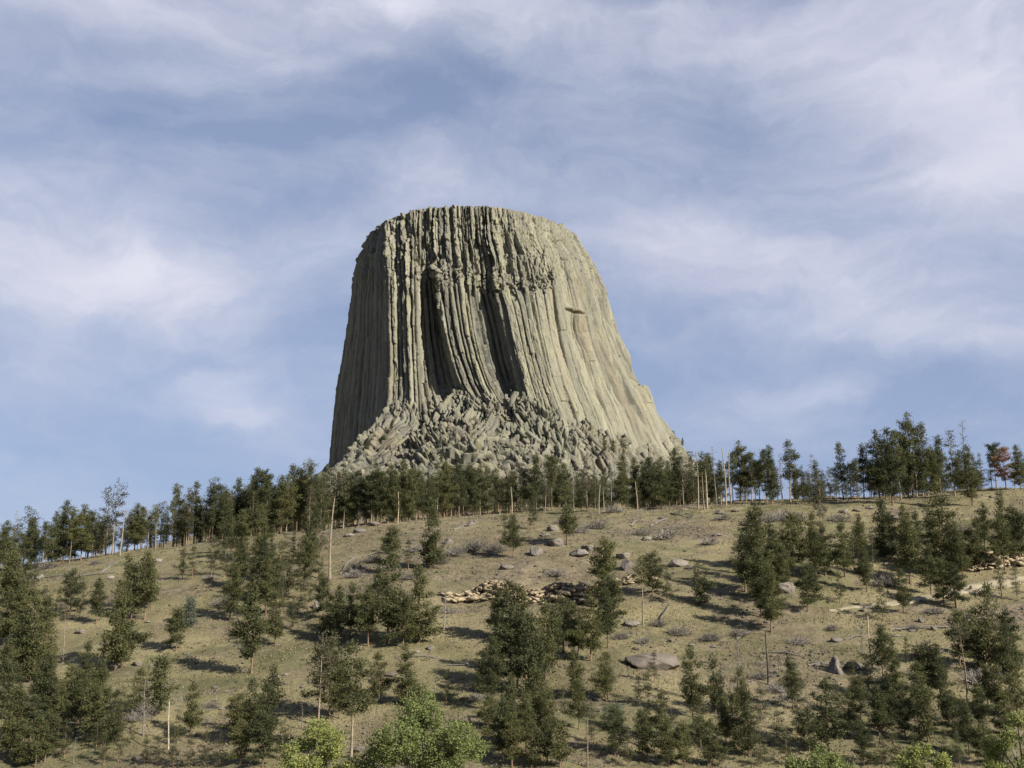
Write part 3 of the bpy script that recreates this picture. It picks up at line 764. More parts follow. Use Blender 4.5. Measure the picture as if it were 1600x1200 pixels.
# ---------------------------------------------------------------- trees
def pine_arrays(seed, cb, wid, shape='pine', dens=1.0, H=13.0, lean=0.0, tuft=16, bare_twigs=0, fork=False, droop=-0.15, r0=0.17):
    """one conifer, H metres tall: returns (wood MB, leaf triangles)"""
    r = np.random.default_rng(seed)
    wood = MB(); LV_, LF = [], []
    tops = [(0.0, 0.0)] if not fork else [(-0.7, 0.1), (0.75, -0.1)]
    for fk, (fx, fy) in enumerate(tops):
        Hk = H * (1 if fk == 0 else 0.9)
        zz = np.linspace(0, Hk, 12)
        bend = r.normal(0, 0.16, 2); ph = r.uniform(0, 6)
        tx = lean * zz + bend[0] * np.sin(zz / Hk * 3 + ph) * zz / Hk + fx * np.clip(zz / 3, 0, 1)
        ty = bend[1] * np.sin(zz / Hk * 4 + ph) * zz / Hk + fy * np.clip(zz / 3, 0, 1)
        rad = r0 * (1 - zz / Hk * 0.86); rad[0] *= 1.35
        wood.tube(np.stack([tx, ty, zz], -1), rad, 7)
        z = cb * Hk; ang = r.uniform(0, 6)
        az0 = r.uniform(0, 6); az1 = r.uniform(0, 6)
        # dead stubs below the crown
        for _ in range(bare_twigs):
            zb_ = r.uniform(0.25, max(cb, 0.3) + 0.1) * Hk; a = r.uniform(0, 6.28); L = r.uniform(0.4, 1.5)
            x0, y0_ = np.interp(zb_, zz, tx), np.interp(zb_, zz, ty)
            wood.tube([[x0, y0_, zb_], [x0 + cos(a) * L, y0_ + sin(a) * L, zb_ + r.uniform(-.2, .4) * L]], [0.035, 0.012], 3, False)
        while z < Hk * 0.985:
            rel = (z - cb * Hk) / (Hk * (1 - cb))
            if shape == 'cone': L = wid * (1 - rel) ** 0.85 * min(1, 0.55 + rel * 4)
            elif shape == 'round': L = wid * math.sqrt(max(0.03, 1 - (2 * rel - 0.75) ** 2 / 1.75)) * (1 - rel ** 3 * 0.6)
            elif shape == 'flat': L = wid * (0.45 + 0.75 * rel) * (1 - rel ** 6 * 0.6)
            else: L = wid * 1.06 * (1 - rel) ** 0.70 * min(1, 0.5 + rel * 3.0) * (0.85 + 0.3 * math.sin(rel * 14 + ph))
            ang += 2.4 + r.normal(0, 0.5)
            lop = 1 + 0.28 * cos(ang - az0) + 0.18 * cos(2 * ang - az1)
            L *= 1.28 * lop * r.uniform(0.55, 1.15)
            z += (0.14 + 0.14 * r.random()) / dens
            if r.random() < 0.10: z += r.uniform(0.2, 0.7)
            if L < 0.18: L = 0.18
            rise = droop + 0.75 * rel ** 1.5 + r.normal(0, 0.13)
            x0, y0_ = np.interp(z, zz, tx), np.interp(z, zz, ty)
            dv = np.array([cos(ang) * cos(rise), sin(ang) * cos(rise), sin(rise)])
            p0 = np.array([x0, y0_, z]); p1 = p0 + dv * L * 0.6; p2 = p0 + dv * L + np.array([0, 0, 0.12 * L])
            if L > 0.6: wood.tube([p0, p1, p2], [0.045, 0.03, 0.012], 3, False)
            n = max(1, int(L / 0.38))
            for f in np.linspace(0.32 if n > 1 else 0.8, 1.0, n):
                if r.random() < 0.12: continue
                c = p0 + dv * L * f + np.array([0, 0, 0.12 * L * f * f]) + r.normal(0, 0.12, 3)
                k = tuft * 2 + 4 + int(r.integers(-6, 7))
                # needle tufts: small slivers pointing out and upward from the twig
                cen = c + r.normal(0, 1, (k, 3)) * np.array([0.40, 0.40, 0.32])
                dr = r.normal(0, 1, (k, 3)) + dv * 0.8 + np.array([0, 0, 0.55])
                dr /= np.linalg.norm(dr, axis=1)[:, None]
                sd_ = np.cross(dr, r.normal(0, 1, (k, 3))); sd_ /= np.linalg.norm(sd_, axis=1)[:, None] + 1e-9
                ln_ = r.uniform(0.24, 0.50, (k, 1)); wd = r.uniform(0.06, 0.14, (k, 1))
                V = np.stack([cen - sd_ * wd, cen + sd_ * wd, cen + dr * ln_], 1)
                LV_.append(V.reshape(-1, 3))
    LVs = np.concatenate(LV_) if LV_ else np.zeros((0, 3))
    return wood, LVs

def make_tree_proto(seed, matL, matW, H=13.0, **kw):
    wood, lv = pine_arrays(seed, H=H, **kw)
    mw = wood.mesh('trunk', matW, smooth=True)
    ml = None
    if len(lv):
        ml = mesh_np('crown', lv, np.arange(len(lv)).reshape(-1, 3), mat=matL)
    return (H, mw, ml)

def snag_proto(seed, H=12.0, twigs=46, tw_len=1.6, matW=None, top_broken=False, r0=0.18, lean=0.0, lo=0.3):
    r = np.random.default_rng(seed); wood = MB()
    zz = np.linspace(0, H, 10)
    tx = lean * zz + 0.15 * np.sin(zz / 3 + seed); ty = 0.12 * np.cos(zz / 2.6 + seed)
    wood.tube(np.stack([tx, ty, zz], -1), r0 * (1 - zz / H * (0.55 if top_broken else 0.85)), 7)
    m2 = wood
    for _ in range(twigs):
        z = r.uniform(lo, 0.99) * H; a = r.uniform(0, 6.28); L = tw_len * (1.15 - z / H) ** 0.5 * r.uniform(0.35, 1.1)
        x0, y0_ = np.interp(z, zz, tx), np.interp(z, zz, ty)
        rise = r.uniform(-0.25, 0.45)
        p0 = np.array([x0, y0_, z]); dv = np.array([cos(a) * cos(rise), sin(a) * cos(rise), sin(rise)])
        p1 = p0 + dv * L * .55; p2 = p1 + (dv + np.array([r.normal(0, .3), r.normal(0, .3), r.uniform(-.2, .5)])) * L * .45
        m2.tube([p0, p1, p2], [0.035, 0.024, 0.012], 3, False)
        for _k in range(3):
            q0 = p0 + (p2 - p0) * r.uniform(.4, .95); q1 = q0 + r.normal(0, .28, 3) * L * .6 + np.array([0, 0, .1])
            m2.tube([q0, q1], [0.018, 0.009], 3, False)
    return (H, wood.mesh('dead_tree', matW), None)

PROTO = {}
PROTO['t'] = [make_tree_proto(s, M_PINE, M_BARKP if s % 2 else M_BARK, H=17.0, cb=c, wid=w_, shape=sh, dens=0.95, bare_twigs=14, r0=0.20, tuft=15) for s, c, w_, sh in ((101, .32, 2.5, 'pine'), (102, .42, 2.3, 'round'), (103, .28, 2.6, 'pine'), (104, .48, 2.4, 'flat'), (105, .36, 2.5, 'pine'), (106, .3, 2.7, 'round'))]
PROTO['f'] = [make_tree_proto(s, M_PINE, M_BARK, H=17.0, cb=c, wid=w_, shape=sh, dens=1.05, bare_twigs=8, r0=0.2, tuft=16) for s, c, w_, sh in ((111, .14, 2.6, 'pine'), (112, .2, 2.8, 'pine'), (113, .1, 2.7, 'pine'), (114, .24, 2.7, 'round'))]
PROTO['p'] = [make_tree_proto(s, M_PINE, M_BARK, cb=c, wid=w_, shape=sh, dens=1.0, bare_twigs=4) for s, c, w_, sh in ((121, .18, 2.3, 'pine'), (122, .22, 2.5, 'pine'), (123, .15, 2.2, 'round'), (124, .26, 2.4, 'pine'))]
PROTO['c'] = [make_tree_proto(s, M_PINE, M_BARK, cb=c, wid=w_, shape='cone', dens=1.1) for s, c, w_ in ((131, .07, 2.5), (132, .12, 2.3), (133, .09, 2.8))]
PROTO['b'] = [make_tree_proto(s, M_PINE, M_BARK, H=9.0, cb=c, wid=w_, shape='pine', dens=1.0) for s, c, w_ in ((141, .12, 2.0), (142, .18, 1.9), (143, .1, 2.2), (144, .15, 1.8))]
PROTO['s'] = [make_tree_proto(s, M_PINE, M_BARK, H=10.0, cb=.06, wid=1.15, shape='cone', dens=1.25) for s in (151, 152)]
PROTO['g'] = [make_tree_proto(s, M_PINE_GREY, M_BARKP, H=16.0, cb=.4, wid=2.0, shape=sh, dens=0.42, bare_twigs=26, tuft=9, r0=.17) for s, sh in ((161, 'pine'), (162, 'round'))]
PROTO['e'] = PROTO['b']
PROTO['u'] = [make_tree_proto(s, M_PINE, M_BARK, cb=.2, wid=2.3, shape='pine', dens=0.95, fork=True) for s in (171,)]
PROTO['r'] = [make_tree_proto(181, M_RUST, M_BARK, H=15, cb=.25, wid=2.9, shape='round', dens=0.9, tuft=12)]
PROTO['j'] = [make_tree_proto(191, M_JUN, M_BARK, H=6.0, cb=.05, wid=1.5, shape='round', dens=1.3)]
PROTO['d'] = [snag_proto(201, matW=M_DEAD), snag_proto(202, twigs=60, matW=M_DEAD, lean=.03), snag_proto(203, twigs=80, tw_len=2.2, matW=M_DEAD, lo=.35)]
PROTO['o'] = [snag_proto(211, twigs=8, tw_len=.9, matW=M_POLE, top_broken=True, lean=.02, r0=.2), snag_proto(212, twigs=12, tw_len=1.1, matW=M_POLE, lean=-.025, r0=.2)]
PROTO['k'] = [snag_proto(221, twigs=7, tw_len=.8, matW=M_CHAR, top_broken=True), ]
PROTO['l'] = [make_tree_proto(231, M_PINE_GREY, M_BARKP, H=14.0, cb=.76, wid=1.5, shape='round', dens=0.6, bare_twigs=16, tuft=9, r0=.19), make_tree_proto(232, M_PINE, M_BARKP, H=14.0, cb=.66, wid=1.8, shape='pine', dens=0.8, bare_twigs=18, tuft=12, r0=.19)]
KNAME = {'t': 'pine_tree', 'f': 'pine_tree', 'p': 'pine_tree', 'c': 'pine_tree', 'b': 'pine_tree', 's': 'pine_tree', 'g': 'pine_tree', 'u': 'pine_tree', 'r': 'pine_tree', 'l': 'pine_tree',
         'e': 'evergreen_shrub', 'j': 'juniper', 'd': 'dead_tree', 'o': 'dead_tree', 'k': 'dead_tree'}
KLOOK = {'t': 'long-trunked pine', 'f': 'full-crowned tall pine', 'p': 'bushy pine', 'c': 'conical low-branched pine', 'b': 'squat rounded pine', 's': 'slender spire-shaped pine',
         'g': 'sparse greyish pine', 'u': 'double-trunked pine', 'r': 'rust-brown dying pine', 'l': 'pole-like pine with a tiny crown', 'e': 'dark evergreen on the apron', 'j': 'blue-grey juniper', 'd': 'grey leafless dead tree', 'o': 'bare pale dead trunk', 'k': 'charred black dead trunk'}
KGROUP = {'e': 'evergreens on the tower apron', 'j': 'junipers on the hillside', 'd': 'dead standing trees', 'o': 'dead standing trees', 'k': 'dead standing trees'}

# base column, base row, top row, kind (photo pixels)
TREES = """
5 886 815 f;18 872 797 d;35 890 795 l;24 888 830 p;45 890 813 f;66 880 815 t;80 882 800 f;98 880 783 f;108 880 792 t;126 876 790 f;137 873 800 f;155 870 812 p;165 868 762 g;175 866 755 g;188 868 796 o;200 862 802 p;210 860 788 f;220 860 793 f;231 858 796 d;243 858 790 l;249 855 786 l;258 853 790 f;270 850 757 t;278 850 800 f;285 848 770 d;291 847 762 g;303 846 755 t;317 843 775 d;310 845 790 p;331 845 750 t;342 841 780 p;352 840 765 f;367 840 748 t;378 838 768 f;392 838 742 t;383 838 790 p;405 838 740 t;415 836 752 f;425 834 760 f;
436 834 745 f;447 833 742 t;457 831 727 t;468 830 748 f;478 830 720 t;483 836 760 g;490 830 742 f;502 828 738 f;515 905 735 l;526 826 740 f;538 825 735 t;549 823 742 f;560 822 736 t;572 820 745 f;583 820 730 t;595 819 740 f;606 817 726 t;617 816 735 f;628 815 720 t;640 815 734 f;650 813 738 t;661 812 745 f;672 811 742 f;683 810 725 t;694 809 722 f;705 808 730 t;717 808 728 f;728 806 724 t;739 806 732 f;750 805 727 t;762 804 730 f;773 803 732 t;785 802 745 f;797 802 738 t;
500 840 805 d;537 826 793 o;552 822 775 k;560 823 790 d;580 821 770 o;622 818 768 o;711 803 765 o;729 805 760 o;772 803 757 o;781 803 770 o;800 805 760 o;
807 800 725 g;820 800 735 t;838 800 710 t;852 799 728 g;862 797 717 t;874 797 730 f;884 797 725 t;896 797 745 d;908 800 760 l;918 800 712 g;930 798 740 p;936 803 757 o;943 800 758 o;955 798 740 d;972 790 712 f;980 792 730 d;992 790 717 f;996 802 752 o;1006 790 728 t;1015 790 717 f;1026 792 722 f;1035 796 715 f;1046 790 722 f;1057 786 702 f;1068 788 715 g;1080 786 705 g;1091 795 705 o;1100 797 708 l;1106 795 712 o;1104 792 712 t;1111 787 710 f;1119 790 697 d;1135 791 700 o;1142 788 706 o;1127 788 720 t;1146 787 710 t;1158 784 692 t;1166 784 712 t;1175 784 707 t;1187 786 722 t;
1198 786 705 f;1207 788 697 f;1222 782 706 d;1235 785 690 t;1246 783 730 p;1255 784 727 f;1265 786 735 f;1272 785 708 d;1278 790 720 f;1298 781 730 f;1308 781 740 p;1318 781 692 t;1330 780 722 f;1340 780 715 t;1350 779 695 t;1362 779 720 f;1375 780 675 f;1385 782 695 f;1395 790 672 f;1408 782 675 t;1420 778 690 f;1427 776 650 t;1433 776 700 o;1442 775 700 f;1450 774 662 t;1462 773 705 f;1470 771 682 t;1482 770 715 p;1492 775 672 g;1503 774 705 f;1513 777 655 d;1520 790 698 f;1535 768 708 p;1550 764 705 f;1557 762 697 t;1572 763 700 r;1586 764 716 p;1595 766 697 f;
835 826 765 p;886 852 755 p;788 858 802 c;802 872 805 p;690 890 848 c;672 888 780 c;611 866 825 b;638 890 840 g;612 893 822 p;830 828 790 c;
437 904 847 p;458 880 830 b;475 916 840 p;425 880 820 b;410 868 815 p;450 930 880 p;490 905 850 b;502 918 870 p;405 905 855 p;385 880 845 b;365 890 835 b;415 962 875 p;432 940 890 b;470 955 905 b;392 930 880 b;
15 930 848 c;52 936 875 p;20 948 872 b;66 971 915 p;89 971 917 p;124 966 900 p;46 1066 945 c;98 1036 950 l;160 1042 990 c;180 1047 925 c;190 1042 935 p;196 950 868 s;205 968 880 p;226 968 865 p;275 1017 955 p;297 977 935 j;285 905 848 p;300 905 850 c;359 970 880 p;340 880 842 b;370 940 890 b;393 1052 928 p;250 1116 1035 b;222 1151 1060 d;297 1151 1072 p;262 1171 1095 o;277 1162 1112 b;395 1152 1068 c;412 1162 1072 p;360 1146 1075 d;190 1128 1075 p;150 1119 1040 p;122 1129 1055 p;107 1119 1045 p;75 1126 1035 p;47 1157 1090 p;12 1126 1040 p;28 1105 1050 p;8 1190 1120 p;30 1197 1130 c;70 1190 1120 p;150 1171 1125 b;162 1196 1145 p;185 1191 1137 p;205 1163 1125 p;245 1196 1150 b;295 1199 1150 p;342 1199 1150 b;115 1193 1150 d;100 1185 1128 p;375 1195 1130 p;440 1190 1130 p;225 1195 1150 c;5 1085 1010 p;
457 986 930 p;515 998 930 c;547 993 912 p;560 981 915 p;605 1006 880 p;655 1004 897 c;694 989 905 d;772 998 912 l;777 996 925 p;797 1002 915 p;497 1134 990 g;515 1126 1008 p;530 1123 1040 p;549 1184 1005 t;592 1098 1025 p;635 1101 1015 c;697 1098 1050 b;768 1109 997 f;754 1085 1020 p;472 1139 1100 d;485 1143 1120 d;785 1191 1100 p;762 1160 1090 p;
808 1081 960 p;822 1060 975 p;852 1061 950 p;836 1090 985 b;901 1026 945 u;923 1033 940 p;950 1013 930 p;886 1010 955 b;870 936 893 s;947 946 840 p;936 935 880 p;1005 976 872 l;1020 931 862 p;1043 943 885 b;1095 946 878 b;900 1093 1022 p;880 1119 1075 b;948 1096 1020 u;998 1101 1052 s;1013 1096 1040 s;1023 1066 1015 s;1083 1121 1020 p;1070 1090 1030 b;1118 1116 1025 s;1127 1105 1050 p;1153 1081 980 d;1199 1071 985 k;918 1199 1095 l;945 1136 1100 b;962 1141 1100 j;1015 1151 1098 p;1035 1156 1085 p;822 1176 1095 p;846 1150 1085 p;875 1199 1137 b;982 1199 1140 b;1070 1199 1132 p;1050 1170 1110 p;1125 1199 1157 b;1170 1181 1070 f;1150 1170 1095 b;855 1195 1130 p;925 1160 1110 p;
1150 896 845 b;1165 925 830 p;1182 940 787 f;1196 915 825 p;1205 988 880 f;1190 965 860 p;1240 901 800 p;1262 956 880 p;1275 905 825 p;1283 853 735 g;1255 880 845 b;1312 943 885 p;1320 902 815 p;1335 895 835 p;1300 880 840 b;1382 871 780 c;1365 890 830 b;1380 971 905 p;1412 958 890 p;1422 913 812 p;1405 900 845 b;1440 905 840 b;1475 948 870 p;1494 951 880 p;1475 890 755 c;1460 880 800 f;1450 842 780 p;1495 870 815 b;1455 930 850 p;1532 893 810 p;1520 892 825 p;1570 841 767 s;1570 891 800 p;1555 880 830 p;1594 880 795 p;1565 933 870 p;1590 939 880 p;1547 1046 925 c;1530 1030 960 b;1512 1099 970 l;1347 1023 970 d;1363 1051 962 o;1335 1086 1035 p;1358 1086 1025 s;1397 1091 1008 c;1418 1036 997 b;1452 1086 1010 p;1470 1091 1015 p;1294 1179 1070 p;1247 1151 1100 p;1330 1151 1085 p;1375 1161 1080 p;1415 1156 1085 p;1450 1161 1085 b;1490 1151 1090 p;1530 1141 1075 p;1562 1113 1045 p;1590 1121 1040 p;1515 1181 1105 p;1215 1160 1105 b;1350 1198 1135 p;1400 1198 1140 p;1480 1198 1140 p;1540 1198 1135 p;1230 1198 1140 p;1190 1199 1140 b;1580 1070 1000 b;1445 1060 1012 b;
30 1060 965 p;5 1010 930 p;75 1050 985 b;130 1085 1010 p;65 1100 1025 p;140 1160 1075 p;175 1160 1085 c;90 1150 1075 p;22 1160 1080 p;215 1120 1050 p;55 1199 1125 p;125 1140 1070 p;270 1199 1140 p;320 1199 1145 p;410 1199 1120 p;370 1160 1090 p;
425 1120 1050 b;840 1130 1050 p;800 1140 1060 p;860 1160 1085 p;905 1140 1070 p;960 1180 1110 p;1005 1190 1115 p;1045 1199 1130 p;1095 1170 1095 p;1110 1199 1130 p;1135 1170 1100 p;1190 1130 1070 p;1265 1180 1110 p;1310 1130 1070 p;1345 1125 1060 p;1395 1140 1065 p;1435 1130 1060 p;1480 1125 1055 p;1545 1110 1045 p;1575 1170 1100 p;1500 1199 1140 p;1430 1199 1140 p;1380 1199 1150 b;800 1199 1120 p;830 1199 1135 b;445 895 835 p;425 905 850 p;490 880 825 p;395 900 845 p;440 960 895 p;1225 880 815 p;1355 925 855 p;1505 905 830 p;1435 870 800 p;
350 902 838 p;375 917 848 p;397 937 868 c;420 937 862 p;447 932 866 p;466 937 872 p;482 952 886 p;506 967 900 p;414 907 838 f;481 882 815 p;500 872 808 f;376 872 798 f;356 862 788 f;405 877 788 f;10 947 858 p;34 962 876 p;26 1012 926 p;72 1002 936 p;110 960 890 p;150 975 905 p;235 950 875 p;330 900 835 p;
430 1010 930 p;575 1010 925 p;630 1012 930 p;590 960 885 p;525 1005 925 p;780 1050 965 p;815 1010 930 p;865 1040 955 p;880 1020 940 p;955 985 900 p;1175 890 800 f;1210 905 820 p;1225 925 850 p;1290 900 820 p;1345 880 805 p;1395 880 800 p;1415 870 790 f;1490 900 815 p;1540 860 790 p;1585 860 790 p;1270 870 800 p;
1380 1060 985 p;1500 1040 960 p;1575 1040 960 p;1240 1110 1035 p;1440 1110 1040 p;1160 1120 1050 p
"""
LAND = [  # things one can find in the picture: (column, row, phrase)
 (170, 800, 'the wispy grey skyline pair'), (500, 720, "the tower's shaded edge"), (490, 800, 'the grey forest-edge pine'), (515, 830, 'the tallest bare-boled pine'), (552, 850, 'the charred forest-edge trunk'),
 (640, 760, "the tower's pale foot"), (740, 745, "the tower's dark gullies"), (850, 740, "the tower's block apron"), (940, 760, 'the short pale ridge poles'), (1060, 730, "the tower's sunlit foot"),
 (1120, 745, 'the pale skyline poles'), (1235, 735, 'the skyline gap showing open sky'),  (1430, 720, 'the pale trunk among the skyline pines'), (1513, 700, 'the dead-topped skyline tree'), (1572, 735, 'the rust-brown pine'),
 (830, 915, 'the sandstone ledge'), (1004, 925, 'the lone pole-like pine on the meadow'), (1403, 806, 'the pale boulder on the upper slope'), (1228, 920, 'the pale boulder by the meadow'), (1440, 940, 'the dirt track'),
 (1320, 1040, 'the two peaked boulders'), (1022, 1036, 'the long flat boulder'), (1153, 1030, 'the grey snag above the lower pines'), (1199, 1030, 'the charred slope trunk'), (1512, 1040, 'the tall bare-boled slope pine'),
 (675, 1150, 'the big bright cottonwood'), (490, 1165, 'the lesser cottonwood'), (1280, 1185, 'the cottonwood near the bottom edge'), (1590, 1150, 'the cottonwood at the frame edge'), (320, 1010, 'the open meadow with long shadows'),
 (98, 990, 'the slim pole pine'), (262, 1135, 'the white dead trunk'), (494, 940, 'the white upright rock'), (694, 950, 'the leafless grey tree'), (360, 1110, 'the leafless meadow-edge tree'), (297, 957, 'the blue-grey juniper'),
 (552, 1095, 'the red-boled tall pine'), (90, 870, 'the grassy ridge shoulder'), (60, 1160, 'the shaded bottom corner'), (410, 890, 'the thicket below the forest edge'), (1480, 830, 'the steep wooded bank'), (1180, 880, 'the dense pine clump by the meadow')]
ORD = ['first', 'second', 'third', 'fourth', 'fifth', 'sixth', 'seventh', 'eighth', 'ninth', 'tenth', 'eleventh', 'twelfth']

def landmark(X, Y, avoid=None):
    best = min((l for l in LAND if l[2] != avoid), key=lambda l: ((l[0] - X) / 1.0) ** 2 + ((l[1] - Y) * 1.2) ** 2)
    dx, dy = X - best[0], Y - best[1]
    if abs(dx) > abs(dy) * 0.8: rel = 'left of' if dx < 0 else 'right of'
    else: rel = 'above' if dy < 0 else 'below'
    if abs(dx) < 9 and abs(dy) < 14: rel = 'beside'
    return rel, best[2]

LABELS = []       # (object, base phrase, X, Y)
def want(o, look, X, Y, avoid=None):
    rel, ph = landmark(X, Y, avoid)
    LABELS.append((o, look, f"{rel} {ph}", X, Y))

def finish_labels():
    by = {}
    for r in LABELS: by.setdefault((r[1], r[2]), []).append(r)
    for (look, ph), rs in by.items():
        rs.sort(key=lambda r: r[3])
        n = len(rs)
        for k, r in enumerate(rs):
            if n == 1: t = f"{look} {ph}"
            elif n == 2: t = f"{['left-hand', 'right-hand'][k]} {look} {ph}"
            elif k == 0: t = f"leftmost {look} {ph}"
            elif k == n - 1: t = f"rightmost {look} {ph}"
            else: t = f"{look} {ph}, {ORD[k]} from the left"
            r[0]['label'] = t

SPECIAL = {(165, 868): 'wispy grey half-dead pine on the skyline, left of its slightly taller twin', (175, 866): 'wispy grey half-dead pine on the skyline, the taller of a close pair',
 (483, 836): 'sparse grey pine with a bare pale bole at the forest edge', (515, 905): 'tallest bare-boled pine, its pale bole rooted on the slope below the forest edge', (552, 822): 'charred black broken trunk at the edge of the forest belt',
 (1433, 776): 'bleached bare trunk standing among the dark skyline pines', (1513, 777): 'dead-topped leafless tree on the skyline near the rust-brown pine', (1572, 763): 'rust-brown dying pine on the skyline, the only brown crown',
 (1005, 976): 'lone pole-like pine with a tiny crown on the meadow', (1153, 1081): 'thin grey snag standing on the slope beside the charred trunk', (1199, 1071): 'charred black trunk standing on the slope above the lower pines',
 (1512, 1099): 'tall bare-boled pine with a small crown, on the slope below the dirt track', (98, 1036): 'slim pole pine with a tiny crown on the shaded slope', (262, 1171): 'white dead trunk rising among the low pines',
 (694, 989): 'leafless grey tree just below the end of the sandstone ledge', (360, 1146): 'leafless grey tree at the lower edge of the open meadow', (297, 977): 'blue-grey juniper at the top of the open meadow',
 (549, 1184): 'tall red-boled pine rising between two bright cottonwoods', (962, 1141): 'blue-grey juniper among the dark lower pines'}
used = {}
def plant(kind, X, Yb, Yt, wmul=1.0, at=None):
    if at is None:
        p = hit(X, Yb)
        if p is None:
            y = 334 + random.uniform(0, 12)
            x, _ = unproj(X, Yb, y); p = (float(x), y, float(ground(np.array([x]), np.array([y]))[0]))
        x, y, z = p
    else: x, y, z = at
    h = y * float(tz(Yt)) - z
    lst = PROTO[kind]
    n = used.get(kind, 0); used[kind] = n + 1
    H, mw, ml = lst[(n * 7 + n // 3) % len(lst)]
    s = h / H
    dead = KNAME[kind] == 'dead_tree'
    t = bpy.data.objects.new(KNAME[kind], mw if dead else None); COL.objects.link(t)
    t.location = (x, y, z - 0.12)
    jit = random.uniform(0.9, 1.12) * wmul
    wx = s ** 0.8 * jit if kind not in 'dok' else s ** 0.7
    t.scale = (wx, wx, s)
    t.rotation_euler = (random.uniform(-.03, .03), random.uniform(-.03, .03), random.uniform(0, 6.28))
    t['category'] = {'juniper': 'juniper', 'dead_tree': 'dead tree', 'evergreen_shrub': 'evergreen shrub'}.get(KNAME[kind], 'pine')
    t['group'] = KGROUP.get(kind, 'pines on the hillside and ridge')
    if not dead:
        a = bpy.data.objects.new('trunk', mw); COL.objects.link(a); a.parent = t
    if ml:
        c = bpy.data.objects.new('crown', ml); COL.objects.link(c); c.parent = t
    px = Yb - Yt
    size = 'small' if px < 58 else ('tall' if px > 95 and kind not in 'tf' else '')
    if kind in 'tf': size = 'very tall' if px > 98 else ('short' if px < 70 else '')
    if (int(X), int(Yb)) in SPECIAL: t['label'] = SPECIAL[(int(X), int(Yb))]
    else: want(t, (size + ' ' + KLOOK[kind]).strip(), X, (Yb + Yt) / 2)
    return t

spec = [e.split() for e in TREES.replace('\n', ';').split(';') if e.strip()]
PINES = 'tfpcbsgurl'
spec = [(float(X), float(Yb), float(Yt), k) for X, Yb, Yt, k in spec]
spec = [(X, Yb, Yt - (0.10 * (Yb - Yt) if Yb > 1000 and k in 'pcb' else 0), k) for X, Yb, Yt, k in spec]
_sz = sorted((-(Yb - Yt) * (1.3 if k in 'tglur' else 1), n) for n, (X, Yb, Yt, k) in enumerate(spec) if k in PINES and Yt < 1170)
_keep = {n for _, n in _sz[:305]}
EXTRA = []
for n, (X, Yb, Yt, k) in enumerate(spec):
    if k in PINES and n not in _keep:
        EXTRA.append((X, Yb, Yt, k)); continue
    plant(k, X, Yb, Yt, 1.06 if k in 'pcbf' and Yb > 832 else 1.0)

# the wood behind the crest, one mass seen only between the nearer trunks
def far_wood():
    r = np.random.default_rng(5)
    wood = MB(); LVs = []
    arr = [pine_arrays(300 + k, (.28, .2, .4, .15)[k], (2.5, 2.3, 2.4, 2.6)[k], 'pine', .7, H=16, tuft=7) for k in range(4)]
    wv = [(np.concatenate(a[0].v), np.concatenate(a[0].q), np.concatenate(a[0].t) if a[0].t else None, a[1]) for a in arr]
    TOPX = [0, 60, 100, 140, 200, 260, 300, 350, 400, 440, 480, 560, 640, 720, 800, 900, 1000, 1080, 1120, 1160, 1200, 1250, 1300, 1350, 1400, 1450, 1500, 1560, 1600, 1700]
    TOPY = [815, 800, 785, 793, 793, 785, 775, 762, 750, 748, 740, 738, 738, 738, 740, 735, 735, 722, 725, 715, 715, 735, 728, 715, 690, 690, 705, 712, 710, 715]
    n = 0; k_ = 0
    while n < 520 and k_ < 12000:
        k_ += 1
        if n < 215: x = r.uniform(-112, 66); y = r.uniform(336, 430)
        else: x = r.uniform(-190, 190); y = r.uniform(333, 352)
        z = float(ground(np.array([x]), np.array([y]))[0])
        X_, _Y = proj(x, y, z)
        if not (-20 < X_ < 1625) or 1535 < X_ < 1600: continue
        if n >= 215 and 1120 < X_ < 1240 and r.random() < .35: continue
        Yt = np.interp(X_, TOPX, TOPY) + r.uniform(2, 26)
        h_ = y * float(tz(Yt)) - z
        if h_ < 4: continue
        wv_, q_, t_, lv = wv[int(r.integers(0, 4))]
        s = h_ / 16.0
        a = r.uniform(0, 6.28); R = np.array([[cos(a), -sin(a), 0], [sin(a), cos(a), 0], [0, 0, 1]])
        o_ = np.array([x, y, z - .2])
        wood.add(wv_ @ R.T * s + o_, q_, t_)
        LVs.append(lv @ R.T * s + o_)
        n += 1
    for X, Yb, Yt, k in EXTRA:
        p = hit(X, Yb)
        if p is None:
            y = 336.0; x = float(unproj(X, Yb, y)[0]); p = (x, y, float(ground(np.array([x]), np.array([y]))[0]))
        wv_, q_, t_, lv = wv[(1, 3)[int(r.integers(0, 2))]]
        s = max(1.5, p[1] * float(tz(Yt)) - p[2]) / 16.0; sx = s ** .8
        a = r.uniform(0, 6.28); R = np.array([[cos(a), -sin(a), 0], [sin(a), cos(a), 0], [0, 0, 1]])
        sc3 = np.array([sx, sx, s]); o_ = np.array(p) - [0, 0, .15]
        wood.add(wv_ @ R.T * sc3 + o_, q_, t_); LVs.append(lv @ R.T * sc3 + o_)
    lv = np.concatenate(LVs)
    mw = wood.mesh('trunks', M_BARK, smooth=True)
    fw = obj('forest', mw, kind='stuff', label='dark pine wood filling the ridge crest behind the separate pines')
    obj('foliage', mesh_np('foliage', lv, np.arange(len(lv)).reshape(-1, 3), mat=M_PINE), parent=fw, kind='stuff')
far_wood()

